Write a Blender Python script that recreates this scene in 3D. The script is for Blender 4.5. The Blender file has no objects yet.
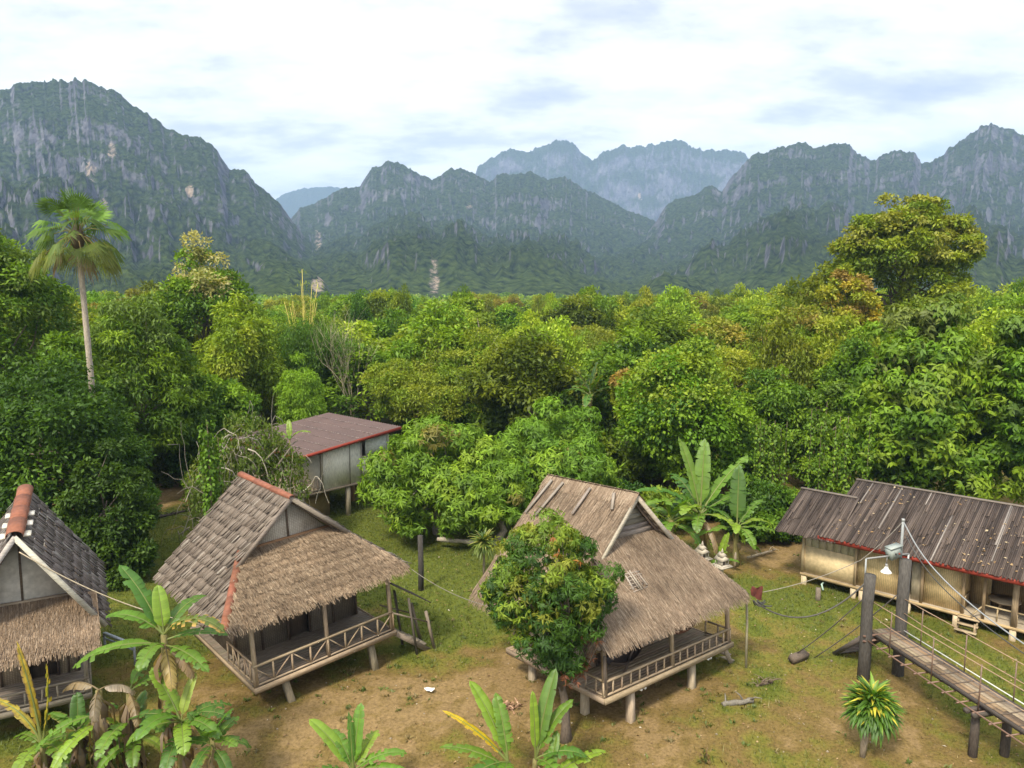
import bpy, math, random
import numpy as np
from mathutils import Vector, Matrix

random.seed(7)
RNG = np.random.default_rng(11)
R = math.radians
scene = bpy.context.scene
COL = scene.collection

# ------------------------------------------------------------------ camera geometry
F, HOR, H = 731.0, 292.0, 15.0
PITCH = math.atan((384 - HOR) / F)
CP, SP = math.cos(PITCH), math.sin(PITCH)


def ray(px, py):
    u = (px - 512) / F
    v = (384 - py) / F
    return (u, CP + v * SP, -SP + v * CP)


def at(px, py, z=0.0):
    d = ray(px, py)
    t = (z - H) / d[2]
    return Vector((d[0] * t, d[1] * t, z))


def at_y(px, py, Y):
    d = ray(px, py)
    t = Y / d[1]
    return Vector((d[0] * t, Y, H + d[2] * t))


# ------------------------------------------------------------------ noise
_T2 = np.random.default_rng(5).random((256, 256))
_T3 = np.random.default_rng(6).random((32, 32, 32))


def _sm(t):
    return t * t * (3 - 2 * t)


def vn2(x, y):
    x = np.asarray(x, float); y = np.asarray(y, float)
    xi = np.floor(x).astype(int); yi = np.floor(y).astype(int)
    a = _sm(x - xi); b = _sm(y - yi)
    x0, x1, y0, y1 = xi & 255, (xi + 1) & 255, yi & 255, (yi + 1) & 255
    return (_T2[x0, y0] * (1 - a) + _T2[x1, y0] * a) * (1 - b) + (_T2[x0, y1] * (1 - a) + _T2[x1, y1] * a) * b


def fbm(x, y, o=5, g=0.5):
    s = 0; a = 1; n = 0
    for k in range(o):
        s = s + a * vn2(x * 2 ** k + 17.3 * k, y * 2 ** k + 9.1 * k); n += a; a *= g
    return s / n


def rid(x, y, o=4, g=0.5):
    s = 0; a = 1; n = 0
    for k in range(o):
        s = s + a * (1 - np.abs(2 * vn2(x * 2 ** k + 31.7 * k, y * 2 ** k + 5.3 * k) - 1)); n += a; a *= g
    return s / n


def vn3(p):
    i = np.floor(p).astype(int); f = _sm(p - i); r = 0
    for dx in (0, 1):
        for dy in (0, 1):
            for dz in (0, 1):
                w = (f[:, 0] if dx else 1 - f[:, 0]) * (f[:, 1] if dy else 1 - f[:, 1]) * (f[:, 2] if dz else 1 - f[:, 2])
                r = r + w * _T3[(i[:, 0] + dx) & 31, (i[:, 1] + dy) & 31, (i[:, 2] + dz) & 31]
    return r


# ------------------------------------------------------------------ mesh building
class MB:
    """Collects verts, faces and a colour per vertex; build() links them as one object."""

    def __init__(self):
        self.v = []; self.c = []; self.f = []; self.n = 0

    def add(self, V, Fs, c):
        V = np.asarray(V, float).reshape(-1, 3)
        c = np.asarray(c, float)
        if c.ndim == 1:
            c = np.tile(c[:3], (len(V), 1))
        self.v.append(V); self.c.append(c[:, :3])
        if isinstance(Fs, np.ndarray):
            self.f.append((Fs + self.n))
        else:
            for q in Fs:
                self.f.append(np.asarray([q]) + self.n)
        self.n += len(V)

    def mesh(self, name, mat, smooth=False):
        me = bpy.data.meshes.new(name)
        V = np.concatenate(self.v); C = np.concatenate(self.c)
        idx = np.concatenate([f.ravel() for f in self.f]).astype(np.int32)
        sz = np.concatenate([np.full(len(f), f.shape[1]) for f in self.f])
        st = np.concatenate([[0], np.cumsum(sz)[:-1]]).astype(np.int32)
        me.vertices.add(len(V)); me.vertices.foreach_set('co', V.astype(np.float32).ravel())
        me.loops.add(len(idx)); me.loops.foreach_set('vertex_index', idx)
        me.polygons.add(len(sz)); me.polygons.foreach_set('loop_start', st)
        if smooth:
            me.polygons.foreach_set('use_smooth', np.ones(len(sz), bool))
        me.update(calc_edges=True)
        at_ = me.attributes.new('col', 'FLOAT_COLOR', 'POINT')
        at_.data.foreach_set('color', np.concatenate([C, np.ones((len(C), 1))], 1).astype(np.float32).ravel())
        me.materials.append(mat)
        return me

    def build(self, name, mat, parent=None, smooth=False):
        o = bpy.data.objects.new(name, self.mesh(name, mat, smooth))
        COL.objects.link(o)
        if parent is not None:
            o.parent = parent
        return o


BOXF = [(0, 3, 2, 1), (4, 5, 6, 7), (0, 1, 5, 4), (1, 2, 6, 5), (2, 3, 7, 6), (3, 0, 4, 7)]


def jit(c, a=0.12):
    k = 1 + random.uniform(-a, a)
    return tuple(max(0, x * k * (1 + random.uniform(-a, a) * 0.25)) for x in c)


def box(mb, x0, x1, y0, y1, z0, z1, c, a=0.1):
    V = [(x0, y0, z0), (x1, y0, z0), (x1, y1, z0), (x0, y1, z0), (x0, y0, z1), (x1, y0, z1), (x1, y1, z1), (x0, y1, z1)]
    mb.add(V, BOXF, jit(c, a))


def beam(mb, p, q, w, h, c, up=(0, 0, 1), a=0.1, taper=1.0):
    p = Vector(p); q = Vector(q); d = (q - p).normalized()
    up = Vector(up)
    if abs(d.dot(up)) > 0.97:
        up = Vector((0, 1, 0)) if abs(d.y) < 0.9 else Vector((1, 0, 0))
    s = d.cross(up).normalized(); u = s.cross(d)
    V = []
    for e, k in ((p, 1.0), (q, taper)):
        for a1, b1 in ((-1, -1), (1, -1), (1, 1), (-1, 1)):
            V.append(e + s * (a1 * w / 2 * k) + u * (b1 * h / 2 * k))
    mb.add([tuple(v) for v in V], BOXF, jit(c, a))


def prism(mb, pts, off, c, a=0.05):
    n = len(pts); off = Vector(off)
    V = [tuple(p) for p in pts] + [tuple(Vector(p) + off) for p in pts]
    Fs = [tuple(range(n)), tuple(range(2 * n - 1, n - 1, -1))] + [(i, i + n, (i + 1) % n + n, (i + 1) % n) for i in range(n)]
    mb.add(V, Fs, jit(c, a))


def tube(mb, pts, rad, c, seg=8, cap=True, wob=0.0):
    pts = [Vector(p) for p in pts]
    n = len(pts)
    if not hasattr(rad, '__len__'):
        rad = [rad] * n
    V = []; ref = None
    for i, p in enumerate(pts):
        d = (pts[min(i + 1, n - 1)] - pts[max(i - 1, 0)]).normalized()
        if ref is None:
            ref = Vector((1, 0, 0)) if abs(d.x) < 0.8 else Vector((0, 1, 0))
        s = (ref - d * ref.dot(d)).normalized(); u = d.cross(s); ref = s
        for k in range(seg):
            a = 2 * math.pi * k / seg
            r = rad[i] * (1 + (random.uniform(-wob, wob) if wob else 0))
            V.append(tuple(p + s * (math.cos(a) * r) + u * (math.sin(a) * r)))
    Fs = []
    for i in range(n - 1):
        for k in range(seg):
            k2 = (k + 1) % seg
            Fs.append((i * seg + k, i * seg + k2, (i + 1) * seg + k2, (i + 1) * seg + k))
    if cap:
        Fs.append(tuple(range(seg - 1, -1, -1))); Fs.append(tuple((n - 1) * seg + k for k in range(seg)))
    mb.add(V, Fs, np.array(c))


def sag(p, q, drop, n=16):
    p = Vector(p); q = Vector(q)
    return [p.lerp(q, i / n) - Vector((0, 0, drop * 4 * (i / n) * (1 - i / n))) for i in range(n + 1)]


# ------------------------------------------------------------------ things
def empty(name, label, cat, loc=(0, 0, 0), rot=(0, 0, 0), group=None):
    o = bpy.data.objects.new(name, None)
    COL.objects.link(o)
    o.empty_display_size = 0.3
    o.location = loc; o.rotation_euler = rot
    o['label'] = label; o['category'] = cat
    if group:
        o['group'] = group
    return o


def tag(o, label, cat, group=None):
    o['label'] = label; o['category'] = cat
    if group:
        o['group'] = group
    return o


def kind(o, k, label, cat):
    o['kind'] = k; o['label'] = label; o['category'] = cat
    return o


def copy_thing(src, loc, rotz, scale, label, group=None):
    r = src.copy(); COL.objects.link(r)
    r.location = loc; r.rotation_euler = (0, 0, rotz); r.scale = scale
    r['label'] = label
    if group:
        r['group'] = group
    elif 'group' in r:
        del r['group']
    for ch in src.children:
        c = ch.copy(); COL.objects.link(c); c.parent = r
        for g in ch.children:
            d = g.copy(); COL.objects.link(d); d.parent = c
    return r


# ------------------------------------------------------------------ materials
def newmat(name):
    m = bpy.data.materials.new(name); m.use_nodes = True
    nt = m.node_tree; nt.nodes.clear()
    out = nt.nodes.new('ShaderNodeOutputMaterial')
    return m, nt, out


def N(nt, t, **k):
    n = nt.nodes.new(t)
    for a, b in k.items():
        if hasattr(n, a) and not a[0].isupper():
            setattr(n, a, b)
        else:
            n.inputs[a.replace('_', ' ')].default_value = b
    return n


def ramp(nt, stops):
    r = nt.nodes.new('ShaderNodeValToRGB'); e = r.color_ramp.elements
    while len(e) > 1:
        e.remove(e[-1])
    e[0].position = stops[0][0]; e[0].color = (*stops[0][1], 1) if hasattr(stops[0][1], '__len__') else (*([stops[0][1]] * 3), 1)
    for p, c in stops[1:]:
        x = e.new(p); x.color = (*c, 1) if hasattr(c, '__len__') else (c, c, c, 1)
    return r


def mixc(nt, a, b, fac, blend='MIX'):
    m = nt.nodes.new('ShaderNodeMix'); m.data_type = 'RGBA'; m.blend_type = blend
    for s, i in ((a, 6), (b, 7), (fac, 0)):
        if hasattr(s, 'is_output'):
            nt.links.new(s, m.inputs[i])
        elif i == 0:
            m.inputs[0].default_value = s
        else:
            m.inputs[i].default_value = (*s, 1)
    return m.outputs[2]


def mat_foliage(name, trans=0.35, gloss=0.018, hue=0.035, val=0.35, rough=0.55):
    m, nt, out = newmat(name)
    L = nt.links.new
    a = N(nt, 'ShaderNodeAttribute', attribute_name='col')
    oi = N(nt, 'ShaderNodeObjectInfo')
    hs = N(nt, 'ShaderNodeHueSaturation')
    mh = N(nt, 'ShaderNodeMapRange'); mh.inputs[3].default_value = 0.5 - hue; mh.inputs[4].default_value = 0.5 + hue * 0.6
    L(oi.outputs['Random'], mh.inputs[0]); L(mh.outputs[0], hs.inputs['Hue'])
    ma = N(nt, 'ShaderNodeMath', operation='MULTIPLY'); ma.inputs[1].default_value = 7.31
    L(oi.outputs['Random'], ma.inputs[0])
    fr = N(nt, 'ShaderNodeMath', operation='FRACT'); L(ma.outputs[0], fr.inputs[0])
    mv = N(nt, 'ShaderNodeMapRange'); mv.inputs[3].default_value = 1 - val; mv.inputs[4].default_value = 1 + val * 0.7
    L(fr.outputs[0], mv.inputs[0]); L(mv.outputs[0], hs.inputs['Value'])
    L(a.outputs['Color'], hs.inputs['Color'])
    d = N(nt, 'ShaderNodeBsdfDiffuse'); t = N(nt, 'ShaderNodeBsdfTranslucent'); g = N(nt, 'ShaderNodeBsdfGlossy'); g.inputs['Roughness'].default_value = rough
    L(hs.outputs[0], d.inputs[0])
    tc = mixc(nt, hs.outputs[0], (1.45, 1.4, 0.5), 1.0, 'MULTIPLY'); L(tc, t.inputs[0])
    m1 = N(nt, 'ShaderNodeMixShader'); m1.inputs[0].default_value = trans; L(d.outputs[0], m1.inputs[1]); L(t.outputs[0], m1.inputs[2])
    m2 = N(nt, 'ShaderNodeMixShader'); m2.inputs[0].default_value = gloss; L(m1.outputs[0], m2.inputs[1]); L(g.outputs[0], m2.inputs[2])
    g.inputs[0].default_value = (0.75, 0.8, 0.85, 1)
    L(m2.outputs[0], out.inputs[0])
    return m


def mat_col(name, scale=(6, 6, 6), amount=0.35, rough=0.8, bump=0.25, stain=0.35, spec=0.25, stain_col=None):
    """Colour from the vertices, broken up by stretched noise (grain) and large stains, in object space."""
    m, nt, out = newmat(name); L = nt.links.new
    a = N(nt, 'ShaderNodeAttribute', attribute_name='col')
    tc = N(nt, 'ShaderNodeTexCoord')
    mp = N(nt, 'ShaderNodeMapping'); mp.inputs['Scale'].default_value = scale; L(tc.outputs['Object'], mp.inputs[0])
    n1 = N(nt, 'ShaderNodeTexNoise'); n1.inputs['Scale'].default_value = 3; n1.inputs['Detail'].default_value = 6; L(mp.outputs[0], n1.inputs['Vector'])
    r1 = ramp(nt, [(0.25, 1 - amount), (0.75, 1 + amount)]); L(n1.outputs[0], r1.inputs[0])
    c = mixc(nt, a.outputs['Color'], r1.outputs[0], 1.0, 'MULTIPLY')
    n2 = N(nt, 'ShaderNodeTexNoise'); n2.inputs['Scale'].default_value = 0.9; n2.inputs['Detail'].default_value = 5; n2.inputs['Roughness'].default_value = 0.65
    L(tc.outputs['Object'], n2.inputs['Vector'])
    r2 = ramp(nt, [(0.42, 0.0), (0.72, 1.0)]); L(n2.outputs[0], r2.inputs[0])
    f = N(nt, 'ShaderNodeMath', operation='MULTIPLY'); f.inputs[1].default_value = stain; L(r2.outputs[0], f.inputs[0])
    dark = mixc(nt, c, stain_col or (0.45, 0.42, 0.4), 1.0, 'MIX' if stain_col else 'MULTIPLY')
    c2 = mixc(nt, c, dark, f.outputs[0])
    p = N(nt, 'ShaderNodeBsdfPrincipled'); p.inputs['Roughness'].default_value = rough; p.inputs['Specular IOR Level'].default_value = spec
    L(c2, p.inputs['Base Color'])
    b = N(nt, 'ShaderNodeBump'); b.inputs['Strength'].default_value = bump; b.inputs['Distance'].default_value = 0.02
    L(n1.outputs[0], b.inputs['Height']); L(b.outputs[0], p.inputs['Normal'])
    L(p.outputs[0], out.inputs[0])
    return m


M_LEAF = mat_foliage('leaves')
M_LEAF_KEY = mat_foliage('leaves_plain', hue=0.008, val=0.06)
M_BANANA = mat_foliage('banana_leaves', trans=0.42, gloss=0.035, hue=0.01, val=0.12, rough=0.5)
M_GRASS = mat_foliage('grass_blades', trans=0.3, gloss=0.03, hue=0.0, val=0.0)
M_BARK = mat_col('bark', (8, 8, 2), 0.4, 0.9, 0.6)
M_WOOD_X = mat_col('weathered_wood_x', (1.2, 16, 16), 0.4, 0.85, 0.3, 0.5)
M_WOOD_Z = mat_col('weathered_wood_z', (16, 16, 1.2), 0.4, 0.85, 0.3)
M_THATCH = mat_col('thatch_straw', (10, 3, 3), 0.3, 0.95, 0.2, 0.6)
M_WALL = mat_col('woven_bamboo', (5, 5, 14), 0.3, 0.9, 0.3, 0.4)
M_METAL = mat_col('old_metal', (3, 3, 3), 0.2, 0.5, 0.1, 0.3, 0.5)
M_PAINT = mat_col('worn_red_paint', (2, 2, 6), 0.25, 0.65, 0.15, 0.35)
M_CLOTH = mat_col('faded_cloth', (3, 3, 3), 0.25, 0.9, 0.1, 0.3)
M_STONE = mat_col('plaster', (2, 2, 2), 0.2, 0.8, 0.15, 0.35)
M_PLAIN = mat_col('plain', (3, 3, 3), 0.1, 0.6, 0.05, 0.1)


def mat_weave(name):
    """Split-bamboo weave: diagonal checks in object space over the vertex colour."""
    m, nt, out = newmat(name); L = nt.links.new
    a = N(nt, 'ShaderNodeAttribute', attribute_name='col')
    tc = N(nt, 'ShaderNodeTexCoord')
    ck = []
    w = N(nt, 'ShaderNodeTexWave'); w.bands_direction = 'Z'; w.inputs['Scale'].default_value = 5.0; w.inputs['Distortion'].default_value = 2.0; w.inputs['Detail'].default_value = 2
    L(tc.outputs['Object'], w.inputs['Vector'])
    w2 = N(nt, 'ShaderNodeTexWave'); w2.bands_direction = 'X'; w2.inputs['Scale'].default_value = 4.0; w2.inputs['Distortion'].default_value = 3.0
    L(tc.outputs['Object'], w2.inputs['Vector'])
    wm = N(nt, 'ShaderNodeMath', operation='MULTIPLY'); L(w.outputs['Fac'], wm.inputs[0]); L(w2.outputs['Fac'], wm.inputs[1])
    r0 = ramp(nt, [(0.0, 0.68), (0.8, 1.15)]); L(wm.outputs[0], r0.inputs[0])
    c = mixc(nt, a.outputs['Color'], r0.outputs[0], 1.0, 'MULTIPLY')
    n2 = N(nt, 'ShaderNodeTexNoise'); n2.inputs['Scale'].default_value = 1.6; n2.inputs['Detail'].default_value = 7; n2.inputs['Roughness'].default_value = 0.7
    L(tc.outputs['Object'], n2.inputs['Vector'])
    r2 = ramp(nt, [(0.4, (1.2, 1.17, 1.1)), (0.58, (0.95, 0.91, 0.84)), (0.78, (0.5, 0.46, 0.42))]); L(n2.outputs[0], r2.inputs[0])
    c = mixc(nt, c, r2.outputs[0], 1.0, 'MULTIPLY')
    p = N(nt, 'ShaderNodeBsdfPrincipled'); p.inputs['Roughness'].default_value = 0.85; p.inputs['Specular IOR Level'].default_value = 0.2
    L(c, p.inputs['Base Color'])
    b = N(nt, 'ShaderNodeBump'); b.inputs['Strength'].default_value = 0.3; b.inputs['Distance'].default_value = 0.02
    L(wm.outputs[0], b.inputs['Height']); L(b.outputs[0], p.inputs['Normal'])
    L(p.outputs[0], out.inputs[0])
    return m


M_WEAVE = mat_weave('split_bamboo_weave')

# ------------------------------------------------------------------ sky, sun, camera, air
SUN_EL, SUN_AZ = 50.0, 210.0          # azimuth clockwise from +Y


def make_world():
    w = bpy.data.worlds.new('World'); scene.world = w; w.use_nodes = True
    nt = w.node_tree; nt.nodes.clear(); L = nt.links.new
    out = N(nt, 'ShaderNodeOutputWorld'); bg = N(nt, 'ShaderNodeBackground'); bg.inputs[1].default_value = 0.1
    sky = N(nt, 'ShaderNodeTexSky', sky_type='NISHITA'); sky.sun_disc = False
    sky.sun_elevation = R(SUN_EL); sky.sun_rotation = R(SUN_AZ); sky.air_density = 1.0; sky.dust_density = 1.5
    tc = N(nt, 'ShaderNodeTexCoord'); sp = N(nt, 'ShaderNodeSeparateXYZ'); L(tc.outputs['Generated'], sp.inputs[0])
    zz = N(nt, 'ShaderNodeMath', operation='MAXIMUM'); zz.inputs[1].default_value = 0.0; L(sp.outputs[2], zz.inputs[0])
    za = N(nt, 'ShaderNodeMath', operation='ADD'); za.inputs[1].default_value = 0.22; L(zz.outputs[0], za.inputs[0])
    dx = N(nt, 'ShaderNodeMath', operation='DIVIDE'); L(sp.outputs[0], dx.inputs[0]); L(za.outputs[0], dx.inputs[1])
    dy = N(nt, 'ShaderNodeMath', operation='DIVIDE'); L(sp.outputs[1], dy.inputs[0]); L(za.outputs[0], dy.inputs[1])
    cb = N(nt, 'ShaderNodeCombineXYZ'); L(dx.outputs[0], cb.inputs[0]); L(dy.outputs[0], cb.inputs[1]); cb.inputs[2].default_value = 3.7
    n1 = N(nt, 'ShaderNodeTexNoise'); n1.inputs['Scale'].default_value = 1.5; n1.inputs['Detail'].default_value = 9; n1.inputs['Roughness'].default_value = 0.58; n1.inputs['Distortion'].default_value = 0.25
    L(cb.outputs[0], n1.inputs['Vector'])
    # cloud cover: nearly closed, small openings
    cover = ramp(nt, [(0.27, 0.35), (0.37, 0.86), (0.46, 1.0)]); L(n1.outputs[0], cover.inputs[0])
    n2 = N(nt, 'ShaderNodeTexNoise'); n2.inputs['Scale'].default_value = 2.2; n2.inputs['Detail'].default_value = 8; n2.inputs['Roughness'].default_value = 0.6
    mp = N(nt, 'ShaderNodeMapping'); mp.inputs['Location'].default_value = (5.2, 1.3, 0); mp.inputs['Scale'].default_value = (0.8, 1.3, 1); L(cb.outputs[0], mp.inputs[0]); L(mp.outputs[0], n2.inputs['Vector'])
    bright = ramp(nt, [(0.30, (4.5, 4.75, 5.15)), (0.39, (5.9, 6.0, 6.1)), (0.47, (8.3, 8.2, 7.9)), (0.56, (9.8, 9.6, 9.2))]); L(n2.outputs[0], bright.inputs[0])
    # brighter round the veiled sun
    sd = Vector((math.sin(R(SUN_AZ)) * math.cos(R(72)), math.cos(R(SUN_AZ)) * math.cos(R(72)), math.sin(R(72))))
    dt = N(nt, 'ShaderNodeVectorMath', operation='DOT_PRODUCT'); dt.inputs[1].default_value = sd; L(tc.outputs['Generated'], dt.inputs[0])
    gl = ramp(nt, [(0.0, 0.92), (0.45, 0.95), (0.75, 1.15), (1.0, 1.8)]); L(dt.outputs['Value'], gl.inputs[0])
    cl = mixc(nt, bright.outputs[0], gl.outputs[0], 1.0, 'MULTIPLY')
    low = ramp(nt, [(0.0, 1.25), (0.16, 1.12), (0.30, 0.92)]); L(zz.outputs[0], low.inputs[0])
    cl = mixc(nt, cl, low.outputs[0], 1.0, 'MULTIPLY')
    c = mixc(nt, sky.outputs[0], cl, cover.outputs[0])
    L(c, bg.inputs[0]); L(bg.outputs[0], out.inputs[0])


make_world()
sl = bpy.data.lights.new('sun', 'SUN'); sl.energy = 3.8; sl.angle = R(9); sl.color = (1, 0.90, 0.72)
so = bpy.data.objects.new('sun', sl); COL.objects.link(so)
sdir = Vector((math.sin(R(SUN_AZ)) * math.cos(R(SUN_EL)), math.cos(R(SUN_AZ)) * math.cos(R(SUN_EL)), math.sin(R(SUN_EL))))
so.rotation_euler = sdir.to_track_quat('Z', 'Y').to_euler(); so.location = (0, 0, 60)

cam = bpy.data.cameras.new('camera'); cam.sensor_width = 36; cam.lens = 36 * F / 1024; cam.clip_end = 30000; cam.clip_start = 0.1
co = bpy.data.objects.new('camera', cam); COL.objects.link(co)
co.location = (0, 0, H); co.rotation_euler = (R(90) - PITCH, 0, 0)
scene.camera = co
scene.view_settings.view_transform = 'Standard'; scene.view_settings.look = 'None'
scene.view_settings.exposure = 0.95; scene.view_settings.gamma = 1
cy = scene.cycles
cy.use_denoising = True
try:
    cy.denoiser = 'OPENIMAGEDENOISE'; cy.denoising_input_passes = 'RGB_ALBEDO_NORMAL'
except Exception:
    pass
cy.max_bounces = 6; cy.diffuse_bounces = 4; cy.glossy_bounces = 2; cy.transmission_bounces = 3; cy.volume_bounces = 0; cy.transparent_max_bounces = 4
cy.caustics_reflective = False; cy.caustics_refractive = False
cy.sample_clamp_indirect = 4


def make_haze():
    m, nt, out = newmat('air')
    v = N(nt, 'ShaderNodeVolumePrincipled')
    v.inputs['Color'].default_value = (0.42, 0.63, 1.0, 1); v.inputs['Density'].default_value = HAZE
    v.inputs['Anisotropy'].default_value = 0.0
    nt.links.new(v.outputs[0], out.inputs['Volume'])
    mb = MB(); box(mb, -5600, 5600, -900, 7600, -1.2, 1150, (1, 1, 1))
    o = mb.build('haze', m); kind(o, 'stuff', 'thin bluish air between the viewpoint and the mountains', 'haze')


HAZE = 0.00018
make_haze()


# ------------------------------------------------------------------ ground
BARE = [(600, 690, 2.6, .95), (560, 650, 2.0, .8), (645, 705, 2.2, .9), (520, 680, 2.2, .9), (420, 715, 2.8, .75), (330, 735, 3, .6), (230, 735, 3, .75), (215, 690, 2.2, .5), (690, 690, 1.8, .8),
        (145, 500, 5, .9), (185, 490, 5, .7), (760, 550, 3.5, .75), (790, 570, 2, .5), (850, 610, 1.6, .45), (740, 640, 1.4, .55), (640, 760, 2, .6), (760, 745, 2.6, .3), (930, 740, 2.5, .3), (960, 625, 1.4, .5),
        (480, 730, 2, .5), (320, 690, 1.8, .6), (405, 690, 1.2, .5), (1000, 665, 1, .35)]
GREEN = [(430, 560, 5, .9), (440, 610, 3.5, .6), (160, 550, 5, .6), (150, 600, 4, .5), (460, 650, 2.4, .4), (790, 615, 2.6, .6), (830, 600, 1.8, .5), (700, 650, 1.2, .35), (1000, 690, 2.2, .55), (350, 500, 8, .9), (930, 640, 2, .45),
         (370, 545, 4, .7), (290, 700, 1.6, .5), (350, 680, 1.2, .5), (660, 665, 1.6, .45), (480, 560, 5, .7), (745, 700, 1.4, .25)]
BARE_W = [(at(a, b), r, k) for a, b, r, k in BARE]
GREEN_W = [(at(a, b), r, k) for a, b, r, k in GREEN]


def cover(x, y):
    """0 bare earth .. 1 green grass, the worn and grown patches of the clearing."""
    x = np.asarray(x, float); y = np.asarray(y, float)
    wx = x + 1.6 * (fbm(x * .5, y * .5, 3) - .5) * 2; wy = y + 1.6 * (fbm(x * .5 + 40, y * .5, 3) - .5) * 2
    g = 0.60 + 1.2 * (fbm(x * .22 + 3, y * .22 + 8, 4) - .5) + 1.3 * (fbm(x * 1.1, y * 1.1 + 30, 4) - .5)
    for p, r, k in GREEN_W:
        g = g + k * np.exp(-((wx - p.x) ** 2 + (wy - p.y) ** 2) / (r * r))
    for p, r, k in BARE_W:
        g = g - .54 * k * np.exp(-((wx - p.x) ** 2 + (wy - p.y) ** 2) / (r * r))
    return np.clip(g, 0, 1)


PADS = [(5.2, 25.6, .67, 5.4, 4.3), (-7.6, 27.6, .74, 4.6, 4.2)]


def height(x, y):
    x = np.asarray(x, float); y = np.asarray(y, float)
    near = 1 / (1 + (np.maximum(0, np.hypot(x, y - 40) - 60) / 40) ** 2)
    pad = 0
    for cx_, cy_, an, rx_, ry_ in PADS:
        u_ = (x - cx_) * math.cos(an) + (y - cy_) * math.sin(an); v_ = -(x - cx_) * math.sin(an) + (y - cy_) * math.cos(an)
        r_ = np.hypot(u_ / rx_, v_ / ry_) + .35 * (fbm(x * .7, y * .7, 3) - .5)
        pad = pad + .09 * _sm(np.clip((1.0 - r_) / .10, 0, 1))
    return pad + (fbm(x * .18, y * .18, 4) - .5) * 0.28 * near + (fbm(x * .9, y * .9, 3) - .5) * 0.07 * near


def make_ground():
    def axis(lo, hi, step, far):
        a = list(np.arange(lo, hi + 1e-6, step)); s = step
        while a[-1] < far:
            s *= 1.35; a.append(a[-1] + s)
        s = step
        while a[0] > -far:
            s *= 1.35; a.insert(0, a[0] - s)
        return np.array(a)
    X = axis(-32, 40, 0.2, 5000); Y = axis(14, 72, 0.2, 5000)
    Y = Y[(Y > -800)]; Y = Y[Y < 7000]
    gx, gy = np.meshgrid(X, Y, indexing='ij')
    z = height(gx, gy)
    V = np.stack([gx, gy, z], -1).reshape(-1, 3)
    nx, ny = gx.shape
    i = np.arange(nx * ny).reshape(nx, ny)
    Fq = np.stack([i[:-1, :-1], i[1:, :-1], i[1:, 1:], i[:-1, 1:]], -1).reshape(-1, 4)
    g = cover(gx, gy).ravel()
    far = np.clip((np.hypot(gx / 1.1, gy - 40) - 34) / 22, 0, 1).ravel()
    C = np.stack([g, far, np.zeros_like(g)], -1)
    m, nt, out = newmat('earth_and_turf'); L = nt.links.new
    a = N(nt, 'ShaderNodeAttribute', attribute_name='col'); s = N(nt, 'ShaderNodeSeparateColor'); L(a.outputs['Color'], s.inputs[0])
    tc = N(nt, 'ShaderNodeTexCoord')
    n1 = N(nt, 'ShaderNodeTexNoise'); n1.inputs['Scale'].default_value = 2.2; n1.inputs['Detail'].default_value = 9; n1.inputs['Roughness'].default_value = 0.72; L(tc.outputs['Object'], n1.inputs['Vector'])
    n2 = N(nt, 'ShaderNodeTexNoise'); n2.inputs['Scale'].default_value = 9; n2.inputs['Detail'].default_value = 6; n2.inputs['Roughness'].default_value = 0.75; L(tc.outputs['Object'], n2.inputs['Vector'])
    sb = N(nt, 'ShaderNodeMath', operation='SUBTRACT'); sb.inputs[1].default_value = .5; L(n1.outputs[0], sb.inputs[0])
    ad = N(nt, 'ShaderNodeMath', operation='MULTIPLY_ADD'); ad.inputs[1].default_value = 1.1; L(sb.outputs[0], ad.inputs[0]); L(s.outputs[0], ad.inputs[2])
    r = ramp(nt, [(0.0, (0.225, 0.155, 0.072)), (0.14, (0.18, 0.125, 0.048)), (0.30, (0.15, 0.105, 0.036)), (0.45, (0.155, 0.12, 0.034)), (0.6, (0.145, 0.128, 0.028)), (0.8, (0.12, 0.125, 0.022)), (1.0, (0.095, 0.115, 0.018))]); L(ad.outputs[0], r.inputs[0])
    r2 = ramp(nt, [(0.3, 0.45), (0.5, 0.95), (0.7, 1.35)]); L(n2.outputs[0], r2.inputs[0])
    c = mixc(nt, r.outputs[0], r2.outputs[0], 1.0, 'MULTIPLY')
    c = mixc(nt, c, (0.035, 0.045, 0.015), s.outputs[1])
    p = N(nt, 'ShaderNodeBsdfPrincipled'); p.inputs['Roughness'].default_value = 0.95; p.inputs['Specular IOR Level'].default_value = 0.1
    L(c, p.inputs['Base Color'])
    b = N(nt, 'ShaderNodeBump'); b.inputs['Strength'].default_value = 0.7; b.inputs['Distance'].default_value = 0.05; L(n2.outputs[0], b.inputs['Height']); L(b.outputs[0], p.inputs['Normal'])
    L(p.outputs[0], out.inputs[0])
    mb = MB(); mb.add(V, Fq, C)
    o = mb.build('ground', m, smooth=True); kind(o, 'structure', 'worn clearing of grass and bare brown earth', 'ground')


make_ground()


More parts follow.
